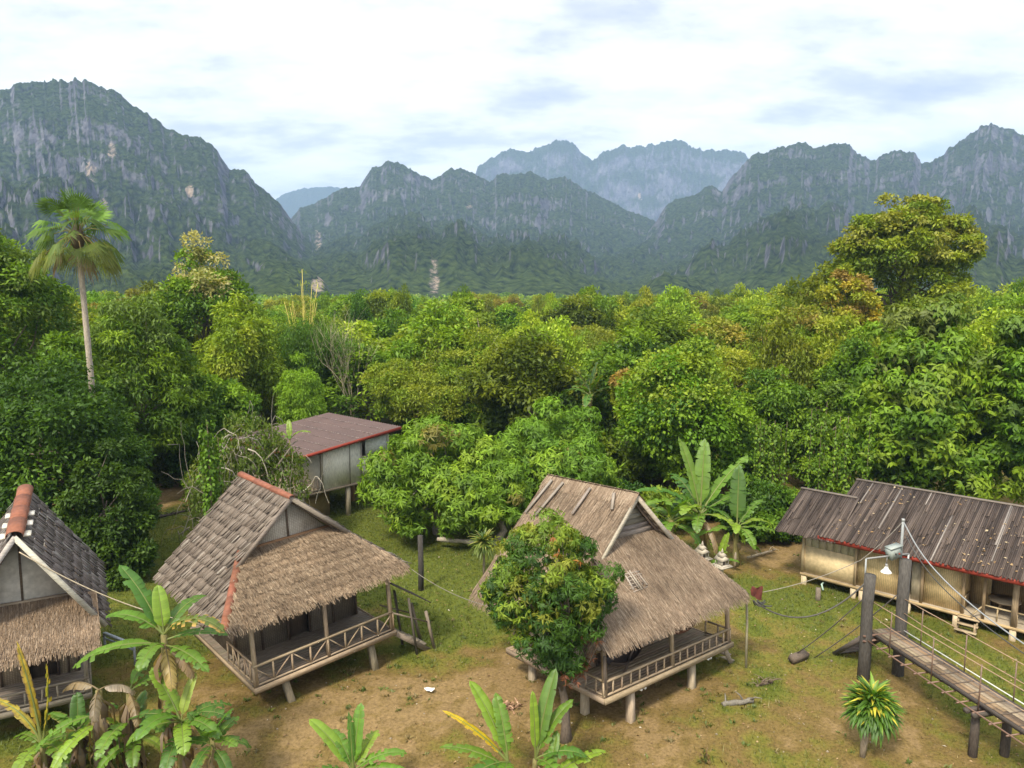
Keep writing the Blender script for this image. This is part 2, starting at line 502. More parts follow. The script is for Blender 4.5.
def make_grass():
    n = 190000
    x = RNG.uniform(-27, 34, n); y = RNG.uniform(17.5, 64, n)
    g = cover(x, y)
    k = RNG.random(n) < np.clip(g * 1.15 - 0.05, 0.04, 1)
    x, y, g = x[k], y[k], g[k]; n = len(x)
    z = height(x, y)
    B = 3
    x = np.repeat(x, B) + RNG.normal(0, .035, n * B); y = np.repeat(y, B) + RNG.normal(0, .035, n * B); z = np.repeat(z, B); g = np.repeat(g, B)
    m = n * B
    az = RNG.uniform(0, 2 * np.pi, m); h = RNG.uniform(.035, .10, m) * (0.6 + .7 * g) * np.where(RNG.random(m) < .03, 2.2, 1); w = RNG.uniform(.010, .02, m); ln = RNG.uniform(.2, 1.1, m) * h
    ca, sa = np.cos(az), np.sin(az)
    V = np.empty((m, 3, 3))
    V[:, 0] = np.stack([x - sa * w, y + ca * w, z - .02], -1); V[:, 1] = np.stack([x + sa * w, y - ca * w, z - .02], -1)
    V[:, 2] = np.stack([x + ca * ln, y + sa * ln, z + h], -1)
    dry = np.clip(1.25 - g * 1.5 + RNG.normal(0, .25, m), 0, 1)[:, None]
    c = (1 - dry) * np.array([.105, .135, .02]) + dry * np.array([.24, .18, .07])
    c = c * RNG.uniform(.7, 1.3, (m, 1))
    mb = MB(); mb.add(V.reshape(-1, 3), np.arange(m * 3).reshape(-1, 3), np.repeat(c, 3, 0))
    o = mb.build('grass', M_GRASS); kind(o, 'stuff', 'short patchy grass over the clearing', 'grass')


make_grass()


def make_weeds():
    rg = np.random.default_rng(71); mb = MB(); st = MB()
    n = 300
    x = rg.uniform(-15, 22, n); y = rg.uniform(19, 44, n)
    hx = np.concatenate([rg.normal(-6.8, 2.6, 90), rg.normal(5.6, 2.8, 90), rg.normal(17, 3.5, 60)]); hy = np.concatenate([rg.normal(27.2, 2.4, 90), rg.normal(26.0, 2.4, 90), rg.normal(33.6, 3, 60)])
    x = np.concatenate([x, hx]); y = np.concatenate([y, hy]); z = height(x, y)
    for i in range(len(x)):
        m = rg.integers(7, 22); a = rg.uniform(0, 6.283, m); L = rg.uniform(.08, .22, m) * rg.uniform(.5, 1.2)
        D = np.stack([np.cos(a), np.sin(a), rg.uniform(.5, 2.2, m)], -1)
        P = np.array([x[i], y[i], z[i] - .01]) + rg.normal(0, .05, (m, 3)) * [1, 1, 0]
        c = np.array([(.105, .145, .022), (.085, .125, .02), (.14, .155, .03), (.2, .16, .06)])[rg.integers(0, 4)]
        add_leaves(mb, P, D, unit(rg.normal(size=(m, 3)) * .4 + [0, 0, 1]), L, L * rg.uniform(.12, .4, m), c * rg.uniform(.7, 1.3, (m, 1)), droop=.25)
    o = mb.build('weeds', M_GRASS); kind(o, 'stuff', 'weed tufts growing on the worn ground', 'weeds')
    for i in range(420):
        px_, py_ = rg.uniform(-14, 21), rg.uniform(19, 42); s = rg.uniform(.015, .05) * (2 if rg.random() < .06 else 1); zz = float(height(px_, py_))
        t = rg.uniform(.75, 1.25, (6, 1)); V = np.array([(1, 0, 0), (0, 1, 0), (-1, 0, 0), (0, -1, 0), (0, 0, .7), (0, 0, -.6)]) * s * t + [px_, py_, zz + s * .2]
        st.add(V, np.array([(0, 1, 4), (1, 2, 4), (2, 3, 4), (3, 0, 4), (1, 0, 5), (2, 1, 5), (3, 2, 5), (0, 3, 5)]), np.array((.30, .25, .19)) * rg.uniform(.6, 1.3))
    o = st.build('pebbles', M_STONE); kind(o, 'stuff', 'small stones scattered on the bare earth', 'pebbles')


# ------------------------------------------------------------------ mountains
def mat_mountain():
    m, nt, out = newmat('karst'); L = nt.links.new
    geo = N(nt, 'ShaderNodeNewGeometry'); sp = N(nt, 'ShaderNodeSeparateXYZ'); L(geo.outputs['Normal'], sp.inputs[0])
    tc = N(nt, 'ShaderNodeTexCoord')
    a = N(nt, 'ShaderNodeAttribute', attribute_name='col'); sc = N(nt, 'ShaderNodeSeparateColor'); L(a.outputs['Color'], sc.inputs[0])
    n1 = N(nt, 'ShaderNodeTexNoise'); n1.inputs['Scale'].default_value = 0.006; n1.inputs['Detail'].default_value = 10; n1.inputs['Roughness'].default_value = 0.68; L(tc.outputs['Object'], n1.inputs['Vector'])
    mp = N(nt, 'ShaderNodeMapping'); mp.inputs['Scale'].default_value = (1, 1, .45); L(tc.outputs['Object'], mp.inputs[0])
    n2 = N(nt, 'ShaderNodeTexNoise'); n2.inputs['Scale'].default_value = 0.03; n2.inputs['Detail'].default_value = 8; n2.inputs['Roughness'].default_value = 0.7; L(mp.outputs[0], n2.inputs['Vector'])
    v = N(nt, 'ShaderNodeTexVoronoi'); v.inputs['Scale'].default_value = 0.11; L(tc.outputs['Object'], v.inputs['Vector'])
    n3 = N(nt, 'ShaderNodeTexNoise'); n3.inputs['Scale'].default_value = 0.08; n3.inputs['Detail'].default_value = 6; n3.inputs['Roughness'].default_value = 0.7; L(tc.outputs['Object'], n3.inputs['Vector'])
    # vegetation where it is not too steep, broken by noise
    e1 = N(nt, 'ShaderNodeMath', operation='MULTIPLY_ADD'); e1.inputs[1].default_value = 1.25; L(n1.outputs[0], e1.inputs[0]); L(sp.outputs[2], e1.inputs[2])
    e2 = N(nt, 'ShaderNodeMath', operation='MULTIPLY_ADD'); e2.inputs[1].default_value = 0.75; L(n3.outputs[0], e2.inputs[0]); L(e1.outputs[0], e2.inputs[2])
    e3 = N(nt, 'ShaderNodeMath', operation='ADD'); L(e2.outputs[0], e3.inputs[0]); L(sc.outputs[1], e3.inputs[1])
    mk = N(nt, 'ShaderNodeMapRange'); mk.interpolation_type = 'SMOOTHSTEP'; mk.inputs[1].default_value = 1.46; mk.inputs[2].default_value = 1.76; L(e3.outputs[0], mk.inputs[0])
    rock = ramp(nt, [(0.3, (0.03, 0.031, 0.04)), (0.5, (0.135, 0.138, 0.168)), (0.66, (0.25, 0.25, 0.275)), (0.82, (0.34, 0.33, 0.32))]); L(n2.outputs[0], rock.inputs[0])
    cf = N(nt, 'ShaderNodeMath', operation='MULTIPLY'); L(sc.outputs[0], cf.inputs[0])
    np_ = N(nt, 'ShaderNodeMath', operation='POWER'); np_.inputs[1].default_value = 2.2; L(n2.outputs[0], np_.inputs[0]); L(np_.outputs[0], cf.inputs[1])
    cm = N(nt, 'ShaderNodeMapRange'); cm.inputs[1].default_value = 0.16; cm.inputs[2].default_value = 0.26; L(cf.outputs[0], cm.inputs[0])
    rk = mixc(nt, rock.outputs[0], (0.45, 0.36, 0.28), cm.outputs[0])
    gr = ramp(nt, [(0.0, (0.07, 0.10, 0.026)), (0.5, (0.04, 0.064, 0.019)), (0.9, (0.008, 0.017, 0.006))]); L(v.outputs['Distance'], gr.inputs[0])
    v.inputs['Randomness'].default_value = 1
    n4 = ramp(nt, [(0.3, 0.6), (0.7, 1.45)]); L(n3.outputs[0], n4.inputs[0])
    gsc = mixc(nt, gr.outputs[0], n4.outputs[0], 1.0, 'MULTIPLY')
    gsc = mixc(nt, gsc, mixc(nt, gsc, (1.45, 1.4, 1.15), 1.0, 'MULTIPLY'), sc.outputs[2])
    # cover kept off the pale cliff faces
    inv = N(nt, 'ShaderNodeMath', operation='SUBTRACT'); inv.inputs[0].default_value = 1.0; L(cm.outputs[0], inv.inputs[1])
    mm = N(nt, 'ShaderNodeMath', operation='MULTIPLY'); L(mk.outputs[0], mm.inputs[0]); L(inv.outputs[0], mm.inputs[1])
    c = mixc(nt, rk, gsc, mm.outputs[0])
    d = N(nt, 'ShaderNodeBsdfDiffuse'); L(c, d.inputs[0])
    hb = N(nt, 'ShaderNodeMath', operation='SUBTRACT'); L(n2.outputs[0], hb.inputs[0])
    vm = N(nt, 'ShaderNodeMath', operation='MULTIPLY'); L(v.outputs['Distance'], vm.inputs[0]); vm.inputs[1].default_value = 0.25; L(vm.outputs[0], hb.inputs[1])
    b = N(nt, 'ShaderNodeBump'); b.inputs['Strength'].default_value = 1.0; b.inputs['Distance'].default_value = 34; L(hb.outputs[0], b.inputs['Height']); L(b.outputs[0], d.inputs['Normal'])
    L(d.outputs[0], out.inputs[0])
    return m


M_MOUNT = mat_mountain()


def massif(sky, d0, d1, d2, seed, nu, nt_, label, spur=9.0, cliffs=(), rough=1.0, veg=0.0, bumps=1.0):
    az = []; sl_ = []
    for px, py in sky:
        r = ray(px, py); az.append(r[0] / r[1]); sl_.append(r[2] / r[1])
    A = np.linspace(az[0], az[-1], nu); S = np.interp(A, az, sl_)
    t = np.concatenate([np.linspace(0, .7, int(nt_ * .85)), np.linspace(.7, 1, nt_ - int(nt_ * .85) + 1)[1:]])
    a, tt = np.meshgrid(A, t, indexing='ij')
    fq = 1.0 / (d1 * 1e-4)               # about constant spur width in metres
    o = seed * 13.7
    edge = np.minimum(1, np.minimum((a - A[0]), (A[-1] - a)) / (0.05 * (A[-1] - A[0])) + 0.0)
    Sk = (S + 15.0 / d1 * 0)[:, None]
    jag = (rid(A * spur * 14 + o, A * 0 + o, 4, .6) - .55)[:, None]
    s_top = np.maximum(Sk, 0.004) * (1 + (.05 * jag + .03 * (rid(A * spur * 40 + o, A * 0 + o + 7, 3, .6) - .55)[:, None]) * rough) * np.clip(edge, .02, 1)
    tr = .7
    q = np.clip(tt / tr, 0, 1)
    env = np.sin(np.pi * q) ** .8
    dd = d0 + (d1 - d0) * q
    X = a * d1; Yw = dd                                  # metres
    zr_ = s_top * d1 + H
    base = np.where(q < .5, .30 * (q / .5) ** 1.2, .30 + .70 * np.sin(np.clip((q - .5) / .5, 0, 1) * np.pi / 2) ** 1.5)
    wx = X + 150 * (fbm(X / 210 + o, Yw / 210, 4) - .5) * 2; wy = Yw + 150 * (fbm(X / 210 + o + 50, Yw / 210 + 9, 4) - .5) * 2
    rg = np.random.default_rng(seed * 101)
    wid = (A[-1] - A[0]) * d1
    f = base.copy()
    for k in range(int(wid / (d1 - d0) * 16 * bumps)):
        ac = rg.uniform(A[0], A[-1]); qc = rg.uniform(.12, .86) ** .8
        hk = (.16 + .80 * qc ** 1.25) * rg.uniform(.72, 1.0)
        rk = (d1 - d0) * rg.uniform(.16, .34) * (.7 + .5 * qc); st_ = rg.uniform(.55, .9)
        rr = np.hypot((wx - ac * d1) / (rk * rg.uniform(.6, 1.0)), (wy - (d0 + (d1 - d0) * qc)) / (rk * rg.uniform(1.0, 1.7)))
        bmp = hk * (1 - np.clip(rr, 0, 1.4) ** 1.35 * st_) - .12 * np.clip(rr - .55, 0, 1)
        f = np.maximum(f, bmp * (.15 + .85 * np.minimum(1, (1 - q) * 6 + .0)) + base * (1 - np.minimum(1, (1 - q) * 6)))
    # gullies and pinnacles
    f = f + env * rough * (.22 * (rid(X / 130 + o + .5 * fbm(X / 70, Yw / 160, 3), Yw / 330 + o, 4, .6) - .52) + .11 * (rid(X / 42 + o, Yw / 95 + o, 4, .6) - .5) + .03 * (rid(X / 13, Yw / 24, 3) - .5))
    st = 6.0
    fs = (np.floor(f * st) + _sm(np.clip((f * st - np.floor(f * st)) * 1.9 - .45, 0, 1))) / st
    f = f * .72 + fs * .28
    f = np.where(q > .5, np.clip(f, 0, 1.0) * env + (1 - env) * np.clip(np.maximum(base, np.minimum(f, 1)), 0, 1), np.clip(f, 0, 1) * _sm(np.clip(q / .16, 0, 1)))
    d = np.where(tt < tr, d0 + (d1 - d0) * tt / tr, d1 + (d2 - d1) * (tt - tr) / (1 - tr))
    back = np.clip((tt - tr) / (1 - tr), 0, 1)
    z = np.where(tt < tr, f * (.52 + .48 * q) * zr_, zr_ * (1 - back) ** 1.2)
    z = np.where(tt < tr, np.maximum(z, -0.2), z)
    z = z - 0.6 * (tt == 0)
    z = np.where(back >= 1, -0.6, z)
    V = np.stack([a * d, d, np.maximum(z, -0.6)], -1).reshape(-1, 3)
    i = np.arange(a.size).reshape(a.shape)
    Fq = np.stack([i[:-1, :-1], i[1:, :-1], i[1:, 1:], i[:-1, 1:]], -1).reshape(-1, 4)
    C = np.zeros((a.size, 3))
    sl2 = ((z - H) / d).ravel(); av = a.ravel()
    for px, py, rx, ry in cliffs:
        r = ray(px, py); ca, cs = r[0] / r[1], r[2] / r[1]
        C[:, 0] = np.maximum(C[:, 0], np.exp(-((av - ca) / (rx / F)) ** 2 - ((sl2 - cs) / (ry / F)) ** 2))
    C[:, 0] = np.minimum(1, C[:, 0] * 1.25)
    C[:, 2] = (1 - np.clip((z - 8) / 75, 0, 1)).ravel()
    C[:, 1] = veg + .22 * (1 - np.clip(z / zr_ * 1.6, 0, 1)).ravel()
    mb = MB(); mb.add(V, Fq, C)
    o_ = mb.build('mountain', M_MOUNT, smooth=True); kind(o_, 'structure', label, 'mountain')
    return o_


massif([(-330, 190), (-200, 150), (-60, 112), (0, 92), (30, 84), (60, 83), (85, 85), (110, 92), (140, 112), (165, 128), (190, 140), (200, 138), (215, 150), (230, 170), (245, 173), (262, 190), (280, 205), (297, 228), (312, 245), (325, 262), (335, 285), (345, 291), (380, 292)],
       430, 1500, 2100, 1, 620, 260, 'steep wooded limestone mountain on the left falling to the valley', 4.5,
       [(92, 172, 8, 12), (104, 212, 8, 20), (112, 150, 6, 11), (190, 190, 5, 9), (318, 285, 9, 12)])
massif([(200, 286), (285, 226), (300, 210), (318, 203), (330, 197), (345, 190), (360, 188), (370, 172), (385, 165), (395, 164), (408, 168), (420, 178), (432, 182), (440, 177), (452, 170), (465, 172), (478, 178), (490, 185), (500, 176), (515, 178), (530, 174), (548, 182), (565, 178), (585, 190), (605, 200), (625, 212), (645, 217), (660, 225), (670, 240), (690, 255), (720, 270), (800, 290)],
       620, 2300, 3000, 2, 620, 240, 'grey limestone mountain with twin humps in the middle of the range', 5.5,
       [(434, 280, 8, 26), (318, 240, 6, 12), (470, 205, 5, 6)])
massif([(600, 285), (645, 236), (655, 225), (668, 205), (680, 200), (695, 198), (705, 190), (712, 188), (722, 192), (735, 175), (750, 160), (770, 152), (790, 148), (800, 147), (815, 150), (835, 147), (848, 148), (862, 158), (872, 165), (885, 156), (900, 154), (912, 155), (925, 167), (940, 160), (955, 147), (970, 137), (985, 129), (995, 127), (1010, 132), (1024, 138), (1060, 135), (1130, 160), (1250, 180), (1400, 230)],
       560, 2100, 2800, 3, 680, 260, 'long grey limestone mountain with a rounded summit on the right', 5.0,
       [])
massif([(430, 289), (470, 286), (495, 278), (510, 267), (540, 262), (575, 267), (610, 270), (640, 268), (680, 276), (740, 283), (800, 290)],
       520, 1450, 1700, 4, 320, 200, 'low grey foothill in front of the middle mountain', 7.0, [])
massif([(400, 200), (470, 182), (480, 165), (495, 157), (510, 150), (525, 153), (545, 147), (560, 141), (572, 143), (582, 155), (592, 162), (605, 152), (615, 148), (630, 147), (655, 146), (670, 143), (682, 141), (695, 150), (715, 152), (730, 151), (745, 154), (752, 165), (765, 185), (840, 230)],
       3100, 4100, 5000, 5, 420, 150, 'pale blue mountain far off behind the gap in the range', 8.0, [(640, 198, 4, 7)], 0.9, .1)
massif([(200, 240), (265, 207), (280, 196), (300, 189), (320, 188), (340, 188), (352, 196), (370, 210), (460, 260)],
       4600, 5600, 6400, 6, 200, 90, 'small faint blue mountain farthest off in the left gap', 10.0, [], 0.7, .2)

# ------------------------------------------------------------------ foliage
def unit(v):
    return v / np.maximum(1e-9, np.linalg.norm(v, axis=-1, keepdims=True))


def add_leaves(mb, P, D, Nn, L, W, C, fold=0.18, droop=0.15):
    n = len(P)
    D = unit(D); S = unit(np.cross(D, Nn)); U = np.cross(S, D)
    L = np.asarray(L).reshape(-1, 1) * np.ones((n, 1)); W = np.asarray(W).reshape(-1, 1) * np.ones((n, 1))
    V = np.empty((n, 4, 3))
    mid = P + D * L * .48
    V[:, 0] = P; V[:, 1] = mid + S * W * .5 + U * W * fold; V[:, 3] = mid - S * W * .5 + U * W * fold
    V[:, 2] = P + D * L - U * L * droop
    mb.add(V.reshape(-1, 3), np.arange(n * 4).reshape(-1, 4), np.repeat(C, 4, 0))


LEAF_K = np.array([1.38, 1.40, 0.68])


def mixraw(cols, n, rng):
    """cols: list of (weight, rgb)."""
    w = np.array([c[0] for c in cols], float); w /= w.sum()
    k = rng.choice(len(cols), n, p=w)
    return np.array([c[1] for c in cols])[k]


def mixcols(cols, n, rng):
    return mixraw(cols, n, rng) * LEAF_K


def boughs(rng, lobes, n, r0, r1, low=-0.35):
    """Bough centres on the skins of the crown's lobes: (centre, radius, outward)."""
    vol = np.array([max(l[3], l[4]) * l[5] for l in lobes]); vol = vol / vol.sum()
    out = []
    k = 0
    while len(out) < n and k < n * 40:
        k += 1
        l = lobes[rng.choice(len(lobes), p=vol)]
        d = unit(rng.normal(size=3))
        if d[2] < low:
            continue
        c = np.array(l[:3]) + d * np.array(l[3:6]) * rng.uniform(.72, 1.0)
        if any(np.sum(((c - np.array(m[:3])) / np.array(m[3:6])) ** 2) < .40 for m in lobes):
            continue
        out.append((c, rng.uniform(r0, r1), d))
    return out


def crown_mesh(name, seed, lobes, nb, r0, r1, per, L, W, cols, tip=None, tipz=0.6, droop=.15, hang=0.3, low=-.35, inner=0.15, flat=.7, mat=None, whorl=0, ztip=None):
    rng = np.random.default_rng(seed)
    B = boughs(rng, lobes, nb, r0, r1, low)
    if inner:
        for l in lobes:
            for _ in range(int(nb * inner / len(lobes)) + 1):
                d = unit(rng.normal(size=3)) * rng.uniform(.1, .65)
                B.append((np.array(l[:3]) + d * np.array(l[3:6]), rng.uniform(r0, r1), d))
    mb = MB()
    zs = [b[0][2] for b in B]; z0, z1 = min(zs), max(zs)
    for c, r, o in B:
        n = int(per * (r / r1) ** 2)
        base = mixcols(cols, 1, rng)[0]
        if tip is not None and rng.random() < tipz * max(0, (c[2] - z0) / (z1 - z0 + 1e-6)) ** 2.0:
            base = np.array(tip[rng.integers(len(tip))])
        d = unit(rng.normal(size=(n, 3)) + o * .55 + np.array([0, 0, .35]))
        rr = r * rng.uniform(.45, 1.08, (n, 1))
        P = c + d * rr * np.array([1, 1, flat])
        if whorl:
            k = np.repeat(np.arange(n), whorl); P = P[k]; d = d[k]; m = len(P)
            ang = rng.uniform(0, 2 * np.pi, m)
            a1 = unit(np.cross(d, np.array([0.3, .2, .9]))); a2 = np.cross(d, a1)
            D = unit(a1 * np.cos(ang)[:, None] + a2 * np.sin(ang)[:, None] + d * rng.uniform(-.1, .7, (m, 1)) - np.array([0, 0, hang]) * rng.uniform(.3, 1.5, (m, 1)))
            Nn = unit(d + rng.normal(size=(m, 3)) * .3 + np.array([0, 0, .5]))
            cc = base * np.repeat(rng.uniform(.75, 1.3, (n, 1)), whorl, 0) * rng.uniform(.8, 1.2, (m, 1))
        else:
            m = n
            D = unit(rng.normal(size=(m, 3)) * .8 + d * .8 - np.array([0, 0, hang]))
            Nn = unit(rng.normal(size=(m, 3)) * .55 + d * .5 + np.array([0, 0, .8]))
            cc = base * rng.uniform(.65, 1.35, (m, 1))
        add_leaves(mb, P, D, Nn, L * rng.uniform(.65, 1.3, m), W * rng.uniform(.7, 1.25, m), np.clip(cc, 0, 1), droop=droop)
    return mb.mesh(name, mat or M_LEAF), B


def trunk_mesh(name, h, r, tops, c, seed=0, lean=(0, 0), fork=.45, limb=.45, seg=9, bend=.25):
    rnd = random.Random(seed)
    mb = MB()
    n = 9
    pts = [Vector((lean[0] * (i / n) ** 1.4 + (rnd.uniform(-1, 1) * bend if 0 < i < n else 0), lean[1] * (i / n) ** 1.4 + (rnd.uniform(-1, 1) * bend if 0 < i < n else 0), h * i / n - .15 * (i == 0))) for i in range(n + 1)]
    rad = [r * (1.45 if i == 0 else 1) * (1 - .75 * i / n) for i in range(n + 1)]
    tube(mb, pts, rad, c, seg, wob=.06)
    for tp in tops:
        tp = Vector(tp)
        f = rnd.uniform(fork, .92); i = f * n; a = pts[int(i)].lerp(pts[min(n, int(i) + 1)], i - int(i))
        q = a.lerp(tp, .5) + Vector((rnd.uniform(-1, 1), rnd.uniform(-1, 1), rnd.uniform(-.1, .7))) * (tp - a).length * .13
        rl = r * limb * (1 - .6 * f) + .02
        tube(mb, [a, a.lerp(q, .55), q, q.lerp(tp, .6), tp], [rl, rl * .8, rl * .6, rl * .35, rl * .12], c, 6)
    return mb.mesh(name, M_BARK)


def tree(name, label, cat, loc, crown, trunk, rz=0, scale=(1, 1, 1), group=None):
    t = empty(name, label, cat, loc, (0, 0, rz), group); t.scale = scale
    for nm, me in (('trunk', trunk), ('crown', crown)):
        if me is None:
            continue
        o = bpy.data.objects.new(nm, me); COL.objects.link(o); o.parent = t
    return t


make_weeds()

DK = [(3, (.032, .068, .014)), (2, (.048, .095, .018)), (1, (.07, .13, .022))]
MD = [(2, (.06, .118, .018)), (2, (.09, .16, .02)), (1, (.125, .20, .025))]
LT = [(2, (.115, .18, .025)), (2, (.16, .225, .03)), (1, (.20, .25, .045))]
AIRY = [(2, (.14, .19, .03)), (2, (.18, .22, .045)), (1, (.115, .18, .025))]
YG = [(2, (.12, .17, .025)), (2, (.16, .20, .03)), (1, (.20, .21, .045))]
BARKC = (.16, .13, .10)


def gen_tree(seed, r, h, hb, cols, nb=70, per=150, L=.42, W=.2, br=(.16, .30), nl=5, tip=None, tipz=.6, hang=.3, whorl=0, flat=.7, dome=1.0, low=-.35, inner=.15, tr=.28, mat=None, asym=.55, bark=BARKC, limbs=14):
    """Lobed crown of radius r from height hb to h on a trunk: (crown mesh, trunk mesh)."""
    rng = np.random.default_rng(seed)
    hz = (h - hb) / 2
    lobes = [(0, 0, hb + hz * .95, r * .62, r * .62, hz * .95)]
    for k in range(nl):
        a = 2 * math.pi * (k + rng.uniform(-.3, .3)) / nl; d = r * rng.uniform(min(.42, asym - .1), asym)
        rl = r * rng.uniform(.38, .5); zc = hb + hz * rng.uniform(.55, 1.2) * dome
        lobes.append((d * math.cos(a), d * math.sin(a), zc, rl, rl, hz * rng.uniform(.42, .68)))
    cm, B = crown_mesh('crown', seed, lobes, nb, r * br[0], r * br[1], per, L, W, cols, tip, tipz, hang=hang, low=low, inner=inner, flat=flat, mat=mat, whorl=whorl)
    rnd = random.Random(seed)
    tops = [tuple(b[0] * (np.array([.92, .92, .96]) if cols is not AIRY else np.array([1.06, 1.06, 1.05]))) for b in rnd.sample(B, min(limbs, len(B)))]
    tm = trunk_mesh('trunk', hb + hz * 1.1, tr, tops, bark, seed)
    return cm, tm


def place(px, Y):
    r = ray(px, HOR)
    x = r[0] / r[1] * Y
    return Vector((x, Y, float(height(x, Y)) - .05))


def hgt(py, Y, px=512):
    return at_y(px, py, Y).z


NEAR = M_LEAF_KEY


def key_tree(name, label, cat, px, Y, top, wpx, hb, cols, seed, **k):
    p = place(px, Y); r = wpx / 2 / F * Y * .84; h = hgt(top, Y, px) - .05 * wpx / F * Y
    k.setdefault('mat', NEAR)
    cm, tm = gen_tree(seed, r, h, hb, cols, **k)
    return tree(name, label, cat, p, cm, tm)


# left side of the clearing
key_tree('dark_tree', 'dark dense broadleaf tree behind the left cut-off hut', 'tree', 30, 40, 328, 215, .8, DK, 101, nb=150, per=330, L=.30, W=.14, nl=6, dome=.85, low=-.7)
key_tree('dark_tree', 'low dark bush-like tree right beside the left hut roof', 'tree', 92, 37, 432, 115, .2, DK, 102, nb=90, per=260, L=.26, W=.12, nl=5, low=-.9, dome=.8, tr=.15)
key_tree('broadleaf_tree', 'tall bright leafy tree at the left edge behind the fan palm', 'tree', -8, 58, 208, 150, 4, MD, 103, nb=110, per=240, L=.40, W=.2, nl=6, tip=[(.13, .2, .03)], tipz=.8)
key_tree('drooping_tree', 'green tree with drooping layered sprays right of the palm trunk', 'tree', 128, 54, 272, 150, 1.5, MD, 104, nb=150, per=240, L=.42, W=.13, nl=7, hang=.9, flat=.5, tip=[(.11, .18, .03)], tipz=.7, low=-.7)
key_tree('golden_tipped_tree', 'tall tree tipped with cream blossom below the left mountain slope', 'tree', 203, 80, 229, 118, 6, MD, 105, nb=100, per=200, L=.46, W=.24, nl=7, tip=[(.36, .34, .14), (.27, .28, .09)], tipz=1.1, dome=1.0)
key_tree('broadleaf_tree', 'light green soft-leaved tree below the cream-tipped tree', 'tree', 238, 66, 283, 110, 1.5, LT, 106, nb=100, per=240, L=.42, W=.16, nl=6, hang=.6, low=-.6)
key_tree('broadleaf_tree', 'shaded green tree between drooping tree and bamboo clump', 'tree', 205, 58, 352, 100, .6, MD, 107, nb=90, per=240, L=.40, W=.16, nl=5, hang=.5, low=-.8)
key_tree('broadleaf_tree', 'dark tree filling the gap behind the tangled shrub', 'tree', 160, 63, 395, 120, .3, DK, 108, nb=80, per=220, L=.42, W=.18, nl=5, low=-.9)
key_tree('broadleaf_tree', 'small sunlit tree just below the fan palm crown', 'tree', 70, 49, 318, 110, 1.0, MD, 109, nb=90, per=240, L=.38, W=.18, nl=5, low=-.7)

# centre
key_tree('airy_tree', 'wide pale feathery tree with fine twigs in the middle of the forest edge', 'tree', 478, 74, 308, 215, 2.0, AIRY, 111, nb=230, per=190, L=.34, W=.10, nl=9, hang=.2, flat=.45, low=-.7, br=(.09, .17), limbs=46, tr=.35, bark=(.3, .26, .2))
key_tree('airy_tree', 'pale feathery tree leaning over the brown roofed house', 'tree', 415, 68, 348, 110, 2.0, AIRY, 112, nb=110, per=220, L=.36, W=.11, nl=6, flat=.5, low=-.7, limbs=20, bark=(.3, .26, .2))
key_tree('airy_tree', 'yellowish fine-twigged tree between the pale wide tree and the vine-covered tree', 'tree', 585, 82, 318, 130, 2.0, [(1, (.15, .17, .045)), (1, (.12, .15, .04)), (1, (.10, .15, .03))], 113, nb=120, per=220, L=.36, W=.11, nl=7, flat=.5, low=-.6, limbs=30, bark=(.33, .28, .2))
key_tree('dark_tree', 'dark round tree rising behind the bare-branched tree', 'tree', 398, 92, 301, 92, 2.0, MD, 114, nb=90, per=190, L=.48, W=.22, nl=6, low=-.6)
key_tree('broadleaf_tree', 'thin-crowned tree poking above the forest line near the centre', 'tree', 466, 118, 291, 40, 9, LT, 115, nb=34, per=150, L=.6, W=.3, nl=4)
MANGO = [(3, (.085, .155, .025)), (2, (.115, .195, .03)), (1.2, (.16, .24, .04))]
RED = [(.20, .12, .04), (.18, .17, .035)]
key_tree('mango_tree', 'large mango tree beside the brown roofed house, long drooping leaves', 'tree', 436, 44, 400, 172, .7, MANGO, 121, asym=.66, nb=120, per=58, L=.40, W=.10, nl=7, whorl=7, hang=.7, tip=RED, tipz=.05, low=-.75, bark=(.22, .19, .16), limbs=20)
key_tree('mango_tree', 'mango tree directly behind the thatched ridge of the right hut', 'tree', 548, 48, 396, 165, .7, MANGO, 122, asym=.66, nb=120, per=58, L=.40, W=.10, nl=7, whorl=7, hang=.7, tip=RED, tipz=.07, low=-.75, bark=(.22, .19, .16), limbs=20)
key_tree('mango_tree', 'smaller mango tree over the fallen thatch between the two huts', 'tree', 500, 42, 446, 100, .5, MANGO, 123, asym=.6, nb=66, per=50, L=.38, W=.09, nl=5, whorl=7, hang=.7, tip=RED, tipz=.1, low=-.4, bark=(.22, .19, .16), limbs=14)
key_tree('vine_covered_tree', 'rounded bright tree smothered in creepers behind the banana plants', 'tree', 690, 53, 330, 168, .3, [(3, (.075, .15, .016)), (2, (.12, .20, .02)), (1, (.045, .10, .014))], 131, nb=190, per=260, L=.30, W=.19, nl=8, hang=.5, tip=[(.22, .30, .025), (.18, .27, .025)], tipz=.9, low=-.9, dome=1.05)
key_tree('golden_tree', 'small tree with ochre leaves on the left shoulder of the vine-covered tree', 'tree', 630, 57, 358, 42, 3, YG, 132, nb=40, per=160, L=.34, W=.16, nl=4, tip=[(.30, .22, .05)], tipz=.9)
key_tree('broadleaf_tree', 'green tree hung with creepers between vine-covered tree and the long house', 'tree', 775, 57, 352, 110, .3, MD, 133, nb=110, per=220, L=.36, W=.17, nl=6, hang=.9, low=-.9)
key_tree('broadleaf_tree', 'mid green tree standing above the annex roof of the long house', 'tree', 838, 54, 372, 85, .3, MD, 134, nb=90, per=220, L=.36, W=.17, nl=6, hang=.7, low=-.9, tip=[(.12, .2, .03)], tipz=.5)
key_tree('airy_tree', 'open tree with pale bare limbs left of the ochre tree', 'tree', 790, 76, 306, 100, 3, LT, 135, nb=80, per=170, L=.40, W=.17, nl=6, limbs=34, bark=(.42, .38, .32), low=-.5)
